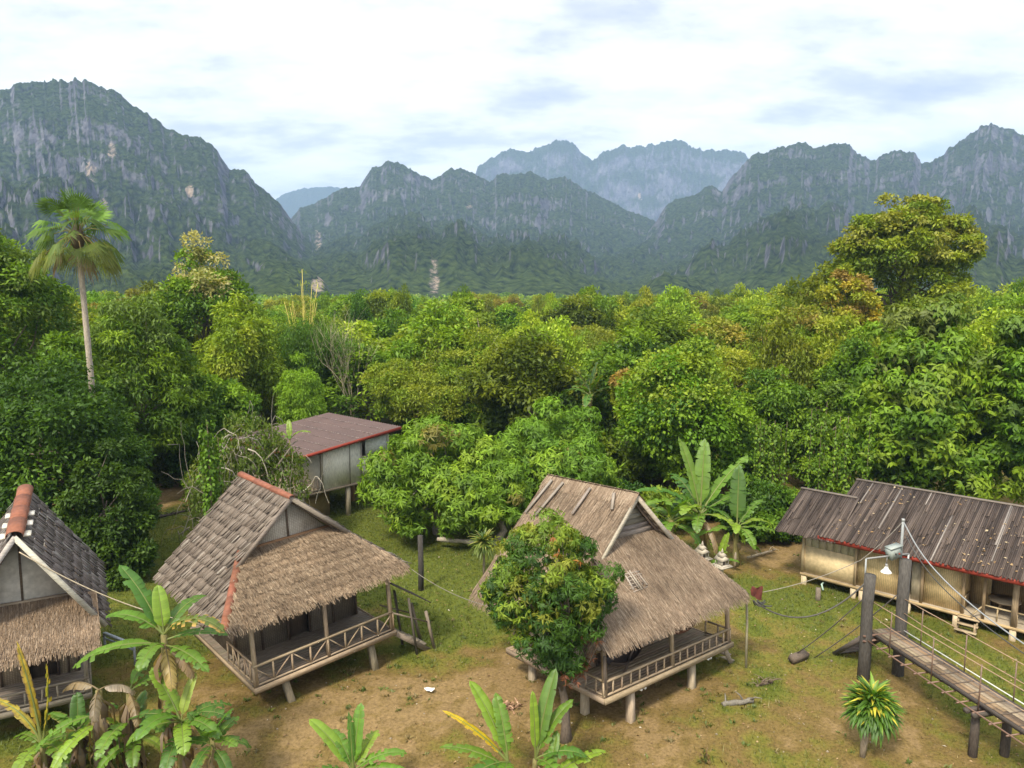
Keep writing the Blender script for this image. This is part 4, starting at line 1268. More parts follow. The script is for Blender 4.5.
def hut(label, p, o):
    q = dict(zip(('x0', 'y0', 'ang', 'zd', 'W', 'dl', 'zr', 'ry0', 'ry1', 'gy', 'ghw', 'es', 'ef', 'ez', 'tx', 'ty'), p))
    root = empty('stilted_hut', label, 'hut', (q['x0'], q['y0'], o.get('up', 0)), (q['tx'], q['ty'], q['ang']))
    W, zd, zr, ez, gy, ry0, ry1, ghw, es, ef = (q[k] for k in ('W', 'zd', 'zr', 'ez', 'gy', 'ry0', 'ry1', 'ghw', 'es', 'ef'))
    rng = np.random.default_rng(o['seed']); random.seed(o['seed'])
    hw = W / 2 + es; xc = W / 2
    sg = ghw / hw; gz = zr - (zr - ez) * sg
    yb = o.get('yb', ry1 - .5)                               # back wall
    yw = o.get('yw', gy + .15)                  # front wall
    wood = o['wood']
    # stilts
    for (x, y, dx, dy) in o['stilts']:
        mb = MB(); beam(mb, (x + dx, y + dy, -.6), (x, y, zd - .16), .26, .26, o['stiltc'], taper=.85); mb.build('stilt', M_WOOD_Z, root)
    # deck
    mb = MB(); x = 0.0
    n = int((yb + .1) / .16)
    for i in range(n):
        y = i * (yb + .1) / n
        box(mb, 0 + random.uniform(-.02, .02), W + random.uniform(-.02, .02), y + .004, y + (yb + .1) / n - .006, zd - .045, zd + random.uniform(-.004, .004), o.get('deckc', MIDW), .15)
    mb.build('deck', M_WOOD_X, root)
    mb = MB()
    beam(mb, (-.05, -.03, zd - .06), (W + .05, -.03, zd - .06), .06, .2, wood)
    for xx in (-.035, W + .035):
        beam(mb, (xx, .0, zd - .07), (xx, yb, zd - .07), .06, .18, wood)
    for i in range(6):
        y = .2 + (yb - .4) * i / 5
        beam(mb, (.05, y, zd - .12), (W - .05, y, zd - .12), .1, .13, DKW)
    mb.build('floor_beams', M_WOOD_X, root)
    railing(root, W, o.get('rail_d', 1.6), zd, o['rail'], wood, True, o.get('rail_right', False), 1.2, .8 if o['rail'] == 'X' else .56)
    # porch posts
    for x in o['posts']:
        mb = MB(); beam(mb, (x, .1, zd - .1), (x + o.get('post_lean', 0), .16, ez + .06 + .9 * max(0, (.16 + ef)) * (gz - ez) / (gy + ef) - .1), .13, .13, o.get('postc', wood)); mb.build('porch_post', M_WOOD_Z, root)
    # walls
    wm = o['wallc']; zt = gz - .12
    ww = W / 2 - .2
    def zroof(xx):
        return zr - (zr - ez) * min(1, abs(xx - xc) / hw) - .22
    f = MB()
    d0, d1, dh = o.get('door', (xc - .45, xc + .45, 1.9))
    zf = zroof(.35)
    box(f, .3, d0, yw, yw + .06, zd, min(zt, zf + .3), wm, .04); box(f, d1, W - .3, yw, yw + .06, zd, min(zt, zf + .3), wm, .04); box(f, d0, d1, yw + .003, yw + .057, zd + dh, min(zt, zf + .3), wm, .04)
    for xx in (.3, d0, d1, W - .3, (.3 + d0) / 2, (d1 + W - .3) / 2):
        beam(f, (xx, yw - .03, zd), (xx, yw - .03, min(zt, zf + .28)), .08, .07, DKW)
    f.build('front_wall', M_WEAVE, root)
    f = MB(); box(f, d0 + .03, d1 - .03, yw + .14, yw + .18, zd, zd + dh - .03, (.10, .075, .055)); f.build('door', M_WOOD_Z, root)
    f = MB()
    for xx in (.3, W - .36):
        box(f, xx, xx + .06, yw + .06, yb, zd, zroof(.3 if xx < xc else W - .3), wm, .04)
    box(f, .36, W - .36, yb - .06, yb, zd, zf, wm, .04)
    prism(f, [(.36, yb - .05, zf), (W - .36, yb - .05, zf), (xc, yb - .05, zr - .3)], (0, .05, 0), wm)
    f.build('wall', M_WEAVE, root)
    # gable
    f = MB(); g2 = ghw * o.get('gk', 1.0)
    gzz = zr - (zr - ez) * g2 / hw
    yg = gy + o.get('gset', .08)
    if o['gable'] != 'board':
        prism(f, [(xc - g2 * .96, yg, gzz - .3), (xc + g2 * .96, yg, gzz - .3), (xc, yg, zr - .12)], (0, .06, 0), o['gablec'])
        gab = f.build('gable', M_WEAVE if o['gable'] == 'weave' else M_STONE, root)
    else:
        k = 9
        for i in range(k):
            z0 = gzz + (zr - .15 - gzz) * i / k; z1 = gzz + (zr - .15 - gzz) * (i + 1) / k - .012
            h0 = g2 * (1 - i / k) * .97; h1 = g2 * (1 - (i + 1) / k) * .97
            prism(f, [(xc - h0, yg + .01 * (i % 2), z0), (xc + h0, yg + .01 * (i % 2), z0), (xc + h1 + .04, yg + .01 * (i % 2), z1), (xc - h1 - .04, yg + .01 * (i % 2), z1)], (0, .05, 0), jit(o['gablec'], .2))
        gab = f.build('gable', M_WOOD_X, root)
    f = MB()
    if o.get('gpost'):
        beam(f, (xc, yg - .03, gzz), (xc, yg - .03, zr - .3), .07, .05, DKW)
    beam(f, (xc - g2 * .98, yg - .05, gzz + .04), (xc + g2 * .98, yg - .05, gzz + .04), .09, .13, o.get('sillc', PALEW))
    f.build('gable_trim', M_WOOD_X, gab)
    # main roof: two slopes
    for side in (-1, 1):
        def ya(s, side=side):
            if s <= sg * o.get('vk', 1.0):
                return ry0 - .15 * s
            if o['hip'] or False:
                return gy + (-ef - gy) * (s - sg) / (1 - sg)
            return ry0 - .15 * s
        S = Slope((xc, 0, zr), (side * hw, 0, ez - zr), (0, 1, 0), ya, lambda s: ry1 + o.get('flare', 0) * s)
        mb = MB(); slab(mb, S, .07, (.16, .125, .1))
        nm = 'main_roof'
        if o['main'] == 'shingle':
            shingles(mb, S, o['rows'], o['sw'], rng, o['shc'], miss=o.get('miss', 0.02), tilt=o.get('tilt', .05))
            if o.get('miss', 0) > .05:
                for s in np.linspace(.08, .98, o['rows'] + 1):
                    a, b = S.P(s, S.a(s) + .05), S.P(s, S.b(s) - .05)
                    beam(mb, tuple(a + S.n * .02), tuple(b + S.n * .02), .035, .03, (.45, .40, .34), up=tuple(S.n))
            roof_o = mb.build(nm, M_WOOD_X, root)
        else:
            thatch(mb, S, 14, 120, rng, lift=.04, cols=o.get('straw', STRAW), w=.013)
            roof_o = mb.build(nm, M_THATCH, root)
        # bargeboard on the front verge
        f = MB(); sv = min(1, sg * o.get('vk', 1.0) + o.get('vext', .06))
        a = S.P(0, ry0 - .05); b = S.P(sv, ry0 - .15 * sv - .05)
        beam(f, tuple(a - S.n * .02 - np.array([0, 0, .02])), tuple(b - S.n * .02 - np.array([0, 0, .02])), .05, .17, o['barge'], up=tuple(S.n))
        a = S.P(0.02, ry0 + .22); b = S.P(sv, ry0 + .18)
        beam(f, tuple(a - S.n * .14), tuple(b - S.n * .14), .09, .09, DKW, up=tuple(S.n))
        f.build('bargeboard', M_WOOD_X, roof_o)
    # skirt roof over the porch
    top_w, bot_w = (ghw, hw) if o['hip'] else (o['skw'], o['skw'])
    sl = Slope((xc, gy, gz), (0, -ef - gy, ez - gz), (1, 0, 0), lambda s: -(top_w + (bot_w - top_w) * s) + o.get('sk_l', 0), lambda s: (top_w + (bot_w - top_w) * s))
    if o.get('gset'):
        k_ = (gy + o['gset'] + .1) / gy; k_ = 1 + (o['gset'] + .1) / (gy + ef)
        sl = Slope((xc, gy + o['gset'] + .1, ez + (gz - ez) * k_), (0, (-ef - gy) * k_, (ez - gz) * k_), (1, 0, 0), sl.a, sl.b)
    mb = MB(); slab(mb, sl, .07, (.17, .13, .1)); thatch(mb, sl, o.get('sk_rows', 9), o.get('sk_dens', 75), rng, cols=o.get('straw', STRAW), shag=o.get('shag', .04), over=o.get('over', .35), ln=o.get('ln', 2.1), skip=o.get('skip', 0), w=o.get('stw', .012), sj=o.get('sj', .42), ragged=o.get('rag', .35))
    skirt_o = mb.build('porch_roof', M_THATCH, root)
    if o.get('hole'):
        hs, hx = o['hole']; f = MB()
        for k in range(6):
            a = sl.P(hs - .10 + .19 * k / 5, hx - random.uniform(.3, .5)); b = sl.P(hs - .10 + .19 * k / 5 + random.uniform(-.02, .02), hx + random.uniform(.25, .45))
            beam(f, tuple(a + sl.n * .10), tuple(b + sl.n * random.uniform(.08, .13)), .022, .02, (.34, .29, .24), up=tuple(sl.n))
        for k in range(9):
            x_ = hx + random.uniform(-.42, .42); a = sl.P(hs - random.uniform(.06, .13), x_); b = sl.P(hs + random.uniform(.03, .12), x_ + random.uniform(-.12, .12))
            beam(f, tuple(a + sl.n * .10), tuple(b + sl.n * .12), random.uniform(.02, .07), .015, random.choice([(.34, .29, .24), (.26, .2, .15)]), up=tuple(sl.n))
        g = [tuple(sl.P(hs + ds, hx + dx_) + sl.n * .085) for ds, dx_ in ((-.05, -.38), (-.085, -.12), (-.05, .10), (-.07, .3), (.02, .40), (.06, .2), (.10, -.02), (.05, -.2))]
        f.build('bare_battens', M_WOOD_X, skirt_o)
        f = MB(); prism(f, g, tuple(-sl.n * .03), (.07, .055, .045)); f.build('roof_hole_shade', M_WOOD_X, skirt_o)  # dark sheet laid on the uncut thatch, painting the shade inside the hole
    # hip strips between main slope and skirt
    if o['hip']:
        for side in o.get('hipsides', (-1,)):
            A = V3((xc + side * ghw, gy, gz)); Bp = V3((xc + side * hw, -ef, ez))
            f = MB(); k = 5
            for i in range(k):
                a = A + (Bp - A) * (i / k); b = A + (Bp - A) * min(1.0, ((i + 1) / k + .03))
                out = np.array([side * .10, 0, .06]); inn = np.array([0, -.05, .16]); wv = np.array([-side * .36, 0, 0])
                lift_ = .012 * (i % 2)
                m = V3((0, 0, .13 + lift_)); up1 = V3((side * .02, .02, .05 + lift_))
                lo = V3((side * .02, .12, -.02 + lift_)); ro = V3((-side * .28, -.02, .10 + lift_))
                pts = [a + lo, a + m, a + ro, b + lo, b + m, b + ro]
                f.add(np.array(pts + [p_ - np.array([0, 0, .02]) for p_ in pts]), [(0, 1, 4, 3), (1, 2, 5, 4), (6, 9, 10, 7), (7, 10, 11, 8), (0, 3, 9, 6), (2, 8, 11, 5), (0, 6, 7, 1), (1, 7, 8, 2), (3, 4, 10, 9), (4, 5, 11, 10)], np.array(jit(REDT, .15)))
            f.build('hip_cap', M_PAINT, skirt_o)
    # ridge
    f = MB()
    if o['ridge'] == 'tile':
        k = o.get('nt', 4); y_a, y_b = ry0 - .12, ry1 + .02
        if o.get('rlen'):
            y_b = y_a + o['rlen']
        for i in range(k):
            y0, y1 = y_a + (y_b - y_a) * i / k, y_a + (y_b - y_a) * (i + 1) / k + .07
            V = []; m = 8; rr = o.get('tr', .2)
            for yy, e in ((y0, .0), (y1, .03)):
                for j in range(m + 1):
                    th = math.pi * (-.12 + 1.24 * j / m)
                    V.append((xc + (rr + e) * math.cos(th) * 1.15, yy, zr + .02 + (rr + e) * math.sin(th) * .8))
            V2 = [(a[0], a[1], a[2] - .025) for a in V]
            Fs = [(j, j + 1, m + 2 + j, m + 1 + j) for j in range(m)] + [(2 * m + 2 + j, 3 * m + 3 + j, 3 * m + 4 + j, 2 * m + 3 + j) for j in range(m)] + [(j, 2 * m + 2 + j, 2 * m + 3 + j, j + 1) for j in range(m)] + [(m + 1 + j, m + 2 + j, 3 * m + 4 + j, 3 * m + 3 + j) for j in range(m)]
            f.add(np.array(V + V2), Fs, np.array(jit(REDT, .15)))
        f.build('ridge_cap', M_PAINT, roof_o)
        if o.get('pale_under'):
            for i in range(3):
                for sd in (-1, 1):
                    f = MB(); y0 = ry0 + .1 + i * 1.3
                    box(f, xc + sd * .34 - .11, xc + sd * .34 + .11, y0, y0 + .55, zr - .11, zr - .06, (.62, .58, .5))
                    f.build('ridge_flashing', M_PAINT, roof_o)
    else:
        nn = 700
        y = rng.uniform(ry0 - .1, ry1 + .05, nn)
        for sd in (-1, 1):
            d = unit(np.array([[sd * hw, 0, ez - zr]]) * np.ones((nn, 1)) + np.stack([np.zeros(nn), rng.normal(0, .5, nn), np.zeros(nn)], -1))
            P = np.stack([np.full(nn, xc - sd * .03), y, np.full(nn, zr + .10) + rng.uniform(0, .05, nn)], -1)
            Q = P + d * rng.uniform(.3, .75, (nn, 1)); w_ = .025
            Vv = np.empty((nn, 4, 3)); e = np.array([0, w_, 0])
            Vv[:, 0] = P - e; Vv[:, 1] = P + e; Vv[:, 2] = Q + e; Vv[:, 3] = Q - e
            f.add(Vv.reshape(-1, 3), np.arange(4 * nn).reshape(-1, 4), np.repeat(mixraw(o.get('straw', STRAW), nn, rng) * .95, 4, 0))
        f.build('ridge_thatch', M_THATCH, roof_o)
        f = MB()
        S = Slope((xc, 0, zr), (-hw, 0, ez - zr), (0, 1, 0), lambda s: ry0, lambda s: ry1)
        for y0, l, tw in o.get('sticks', ()):
            a = S.P(.03, y0) + S.n * .16; b = S.P(.03 + l, y0 + tw) + S.n * .16
            f = MB(); beam(f, tuple(a), tuple(b), .11, .06, (.27, .235, .2), up=tuple(S.n))
            f.build('roof_weight', M_WOOD_X, roof_o)
    return root, q


# ---- the three stilted huts
hutB, qB = hut('stilted hut with grey shingled side, red ridge tiles and shaggy pale porch thatch',
    (-8.946, 24.149, .737, 1.165, 5.764, 4.055, 7.005, 2.198, 6.925, 2.668, 2.065, 1.005, -.023, 3.588, 0, -.05),
    dict(seed=1, stilts=[(1.15, .25, .28, -.1), (.5, 1.9, .2, .1), (4.75, .25, .15, -.05), (4.6, 2.6, .1, .1), (.6, 5.2, 0, 0), (4.9, 5.2, 0, 0), (2.8, 3.2, 0, 0)], stiltc=(.30, .25, .18), wood=(.32, .245, .17), rail='X', rail_d=2.6,
         posts=[.08, 2.88, 5.68], wallc=(.22, .19, .16), gable='weave', gablec=(.44, .42, .39), gpost=True, main='shingle', rows=13, sw=.075, shc=GREYS, miss=.04, tilt=.085, hip=True, ridge='tile', nt=3, tr=.105, barge=(.22, .185, .15),
         sk_rows=8, sk_dens=300, shag=.11, over=.52, ln=1.32, sj=.2, rag=.27, yw=2.5, sillc=(.30, .17, .09), flare=0, vext=.12, deckc=(.17, .14, .11)))
hutC, qC = hut('thatched hut with a hole in its porch roof, behind the small mango tree',
    (3.133, 22.836, .672, 1.34, 7.1, 4.73, 7.444, 1.75, 6.798, 1.72, 1.95, .567, .464, 3.272, -.06, .03),
    dict(seed=2, yb=5.3, up=.14, stilts=[(1.45, .2, 0, 0), (.6, 1.6, 0, 0), (4.9, .25, 0, 0), (6.8, 2.6, 0, 0), (.6, 4.5, 0, 0), (6.6, 4.9, 0, 0), (3.6, 4, 0, 0)], stiltc=(.36, .30, .22), wood=(.36, .275, .19), rail='bal', rail_d=1.0, rail_right=True,
         posts=[.1, 3.6, 7.0], post_lean=-.05, wallc=(.42, .37, .31), gable='board', gablec=(.21, .18, .15), main='thatch', hip=True, hipsides=(), ridge='thatch', barge=(.38, .33, .27), sticks=[(2.7, .12, -.35), (4.0, .22, .1), (5.6, .3, .35), (6.3, .3, .3)],
         sk_rows=13, sk_dens=150, shag=.02, over=.16, gset=.32, hole=(.50, -1.15), vk=1.35, vext=.02, yw=2.0, door=(1.6, 2.5, 1.8), straw=[(3, (.255, .19, .135)), (2, (.21, .152, .105)), (1, (.315, .248, .18)), (1.0, (.14, .10, .07))], deckc=(.28, .215, .15)))
hutA, qA = hut('stilted hut cut off by the left edge, broken shingles and a fat orange tiled ridge',
    (-17.9, 21.95, .537, 1.2, 3.75, 4.0, 6.937, .802, 7.6, 2.0, 1.954, .62, .643, 3.3, .008, .01),
    dict(seed=3, stilts=[(.5, .6, 0, 0), (3.2, .6, 0, 0), (.5, 3, 0, 0), (3.2, 3, 0, 0), (.5, 6, 0, 0), (3.2, 6, 0, 0)], stiltc=(.25, .21, .16), wood=(.30, .255, .20), rail='bal', rail_d=1.2, rail_right=True,
         posts=[.08, 3.67], wallc=(.40, .34, .26), gable='plaster', gablec=(.52, .51, .48), gpost=True, gk=1.0, main='shingle', rows=9, sw=.15, shc=[(3, (.15, .125, .115)), (2, (.20, .175, .16)), (2, (.10, .082, .075)), (.7, (.33, .31, .29))], miss=.13, tilt=.06, hip=False, skw=2.25, ridge='tile', nt=4, rlen=6.6, tr=.22, pale_under=True, barge=(.43, .40, .36), vext=.5,
         sk_rows=9, sk_dens=190, shag=.01, over=.25, yw=2.0, vk=1.0, door=(1.9, 2.8, 1.7), straw=[(3, (.235, .17, .115)), (2, (.20, .14, .09)), (1, (.30, .23, .165)), (.8, (.14, .10, .07))], deckc=(.24, .20, .155)))


# stairs and leaning things at the right end of the shingled hut (children of it: they are fixed to it)
def stairs_B():
    W, zd = qB['W'], qB['zd']
    f = MB()
    for y in (.05, .95):
        beam(f, (W - .05, y, zd - .05), (W + 1.75, y, -.45), .06, .2, (.22, .18, .14))
    for i in range(5):
        s = (i + .5) / 5.2
        box(f, W - .05 + 1.7 * s - .13, W - .05 + 1.7 * s + .13, .08, .92, zd - .05 - 1.35 * s, zd - .01 - 1.35 * s, (.27, .225, .17))
    f.build('stairs', M_WOOD_X, hutB)
    f = MB()
    for y in (.0, 1.05):
        beam(f, (W + 1.9, y, -.5), (W + 1.55, y, 1.45), .10, .10, (.21, .175, .14))
        beam(f, (W + .02, y, zd + .75), (W + 1.62, y, .95), .055, .055, (.19, .155, .12))
        beam(f, (W + 1.0, y, -.4), (W + .75, y, 2.3), .08, .08, (.10, .085, .07))
    f.build('stair_rail', M_WOOD_Z, hutB)
    S = Slope((W + .1, .2, 3.1), (1.75, 0, -1.35), (0, 1, 0), lambda s: -.2, lambda s: 1.2)
    f = MB(); slab(f, S, .04, (.06, .05, .045)); f.build('stair_awning', M_WOOD_X, hutB)
    f = MB()
    for k in range(60):
        x, y = random.uniform(W - 2.6, W + .1), random.uniform(-.35, .9)
    beam(f, (3.4, 2.7, .1), (5.0, 2.5, .75), .07, .07, (.25, .2, .15)); beam(f, (3.2, 2.4, .5), (5.2, 2.3, .1), .07, .07, (.22, .18, .14))
    f.build('brace', M_WOOD_X, hutB)


stairs_B()


def extras_C():
    W, zd = qC['W'], qC['zd']
    f = MB()
    for y in (.5, 1.3):
        beam(f, (W + .02, y, zd - .08), (W + .95, y, -.3), .06, .2, PALEW)
    for i in range(4):
        s = (i + .5) / 4.2
        box(f, W + .02 + .95 * s - .12, W + .02 + .95 * s + .12, .5, 1.3, zd - .08 - 1.3 * s, zd - .04 - 1.3 * s, PALEW)
    f.build('stairs', M_WOOD_X, hutC)
    f = MB()
    box(f, 1.0, 2.7, 1.92, 1.95, zd + .5, zd + 1.6, (.42, .31, .15), .05)
    f.build('bamboo_screen', M_WEAVE, hutC)
    f = MB(); beam(f, (1.9, .9, zd + .02), (2.75, .7, zd + 1.9), .06, .06, (.16, .12, .09)); f.build('prop_pole', M_WOOD_Z, hutC); f = MB(); beam(f, (.12, .12, zd), (-.12, -.1, zd + 1.55), .07, .07, (.15, .12, .1))
    f.build('prop_pole', M_WOOD_Z, hutC)
    f = MB()
    for x in (1.8, 2.0, 5.6, 5.75):
        tube(f, [(x, -.02, zd - .22), (x, .25, zd - .22)], .05, (.75, .75, .74), 10)
    f.build('pipe_end', M_PLAIN, hutC)


extras_C()
bpy.context.view_layer.update()


def hammock(label, a, b, sagd, w, c):
    A = hutC.matrix_world @ Vector(a); B = hutC.matrix_world @ Vector(b)
    base = (A + B) / 2; base.z = min(A.z, B.z) - sagd
    t = empty('hammock', label, 'hammock', base)
    ctr = sag(A - base, B - base, sagd, 20); d = (B - A).normalized(); s = d.cross(Vector((0, 0, 1))).normalized()
    V = []; m = 8
    for i, p in enumerate(ctr):
        k = math.sin(math.pi * min(1, max(0, (i - 2) / 16))) ** .6 if 2 <= i <= 18 else 0
        for j in range(m + 1):
            e = (j / m - .5) * 2
            V.append(tuple(p + s * (e * w * k) + Vector((0, 0, .28 * k * e * e))))
    Fs = [(i * (m + 1) + j, i * (m + 1) + j + 1, (i + 1) * (m + 1) + j + 1, (i + 1) * (m + 1) + j) for i in range(3, 17) for j in range(m)]
    mb = MB(); mb.add(np.array(V), np.array(Fs), np.array(c)); mb.build('cloth', M_CLOTH, t, True)
    mb = MB(); tube(mb, ctr[:4], .015, c, 5); tube(mb, ctr[-4:], .015, c, 5); mb.build('cord', M_CLOTH, t)


hammock('dark slack hammock on the porch of the thatched hut, beside the leaning pole', (.3, .5, 2.55), (3.5, 1.2, 2.6), .85, .38, (.075, .06, .055))
hammock('rust brown hammock at the stair end of the thatched hut porch', (3.7, .8, 2.7), (6.9, 1.3, 2.6), .75, .42, (.20, .085, .05))


# ------------------------------------------------------------------ brown roofed house at the back
def house_D():
    root = empty('stilted_house', 'pale walled house on stilts with a brown sheet roof and red edge board', 'house', (-13.275, 44.54, 0), (0, 0, .836))
    w, ln, ze, zr, zf = 8.04, 8.74, 4.833, 5.638, 2.15
    n = 220; V = []; rows = 7
    for j in range(rows + 1):
        for i in range(n + 1):
            y = -.05 + (ln + .1) * i / n; x = -.05 + (w + .1) * j / rows
            V.append((x, y, ze + (zr - ze) * x / w + .035 * math.sin(i / n * 2 * math.pi * 34)))
    top = np.array(V); bot = top - np.array([0, 0, .03]); m = n + 1
    q = np.array([(j * m + i, (j + 1) * m + i, (j + 1) * m + i + 1, j * m + i + 1) for j in range(rows) for i in range(n)])
    k = len(top)
    c = np.array([[.092, .056, .048]]) * (0.8 + .4 * fbm(top[:, 0] * 1.5, top[:, 1] * .8, 4))[:, None]
    mb = MB(); mb.add(np.vstack([top, bot]), np.vstack([q, q[:, ::-1] + k]), np.vstack([c, c]))
    for j in range(1, rows):                       # pale sheet overlaps
        x = w * j / rows; z = ze + (zr - ze) * x / w + .05
        for i in range(44):
            y = ln * (i + random.random()) / 44
            box(mb, x - .035, x + .035, y, y + random.uniform(.05, .12), z - .01, z + .002, (.30, .24, .22), .3)
    mb.build('roof', M_METAL, root)
    f = MB(); beam(f, (-.08, -.09, ze - .1), (w + .08, -.09, zr - .1), .04, .2, REDP); beam(f, (-.09, -.06, ze - .1), (-.09, ln, ze - .1), .04, .2, REDP); f.build('fascia', M_PAINT, root)
    # front wall from x=2.5: bay at the left is an open porch
    wc = (.80, .77, .70)
    f = MB()
    zt = lambda x: ze + (zr - ze) * x / w - .08
    prism(f, [(2.0, .6, zf), (5.15, .6, zf), (5.15, .6, zt(5.15)), (2.0, .6, zt(2.0))], (0, .08, 0), wc)
    prism(f, [(5.15, .603, zf), (7.6, .603, zf), (7.6, .603, zf + 1.7), (5.15, .603, zf + 1.7)], (0, .08, 0), (.66, .62, .56))
    prism(f, [(5.15, .603, zt(5.15) - .28), (7.6, .603, zt(7.6) - .28), (7.6, .603, zt(7.6)), (5.15, .603, zt(5.15))], (0, .08, 0), wc)
    box(f, 2.0, 2.08, .68, ln - .5, zf, ze + .05, wc); box(f, 7.52, 7.6, .7, ln - .5, zf, zr - .15, wc); box(f, .5, 7.52, ln - .58, ln - .5, zf, ze - .05, wc)
    for x in (4.2, 5.15):
        beam(f, (x, .57, zf), (x, .57, zt(x) - .05), .06, .04, (.36, .33, .29))
    wall_o = f.build('wall', M_WOOD_Z, root)
    f = MB(); beam(f, (5.2, .58, zf + 1.72), (7.55, .58, zf + 1.72), .08, .08, (.35, .3, .25)); f.build('window_sill', M_WOOD_X, wall_o)
    f = MB(); box(f, 5.6, 7.4, .72, .74, zf + 1.72, zt(5.6) - .3, (.62, .64, .62)); f.build('curtain', M_CLOTH, wall_o)
    f = MB(); box(f, .3, 7.7, .5, ln - .4, zf - .14, zf - .001, MIDW); f.build('floor', M_WOOD_X, root)
    for x in (.45, 1.98):
        f = MB(); beam(f, (x, .55, zf), (x, .55, zt(x)), .14, .14, (.27, .235, .19)); f.build('porch_post', M_WOOD_Z, root)
    f = MB()
    beam(f, (.45, .57, zf + .85), (2.0, .57, zf + .85), .07, .07, PALEW); beam(f, (.45, .57, zf + .12), (2.0, .57, zf + .12), .06, .06, PALEW)
    for i in range(6):
        x = .5 + 1.45 * i / 5; beam(f, (x, .57, zf), (x, .57, zf + .84), .06, .05, PALEW)
    f.build('railing', M_WOOD_X, root)
    for x, y in ((.5, .7), (4.05, .7), (7.3, .7), (.5, 4.2), (4.05, 4.2), (7.3, 4.2), (6.2, 3.2), (.5, 8), (4, 8), (7.3, 8)):
        f = MB(); beam(f, (x, y, -.3), (x, y, zf - .12), .26, .26, (.42, .36, .27) if y < 1 else (.40, .24, .12)); f.build('stilt', M_WOOD_Z, root)
    f = MB(); box(f, .6, 3.2, 1.6, 1.66, 0, 1.75, (.36, .26, .13)); box(f, .6, .66, 1.66, 5, 0, 1.75, (.36, .26, .13)); f.build('lower_screen', M_WEAVE, root)


house_D()


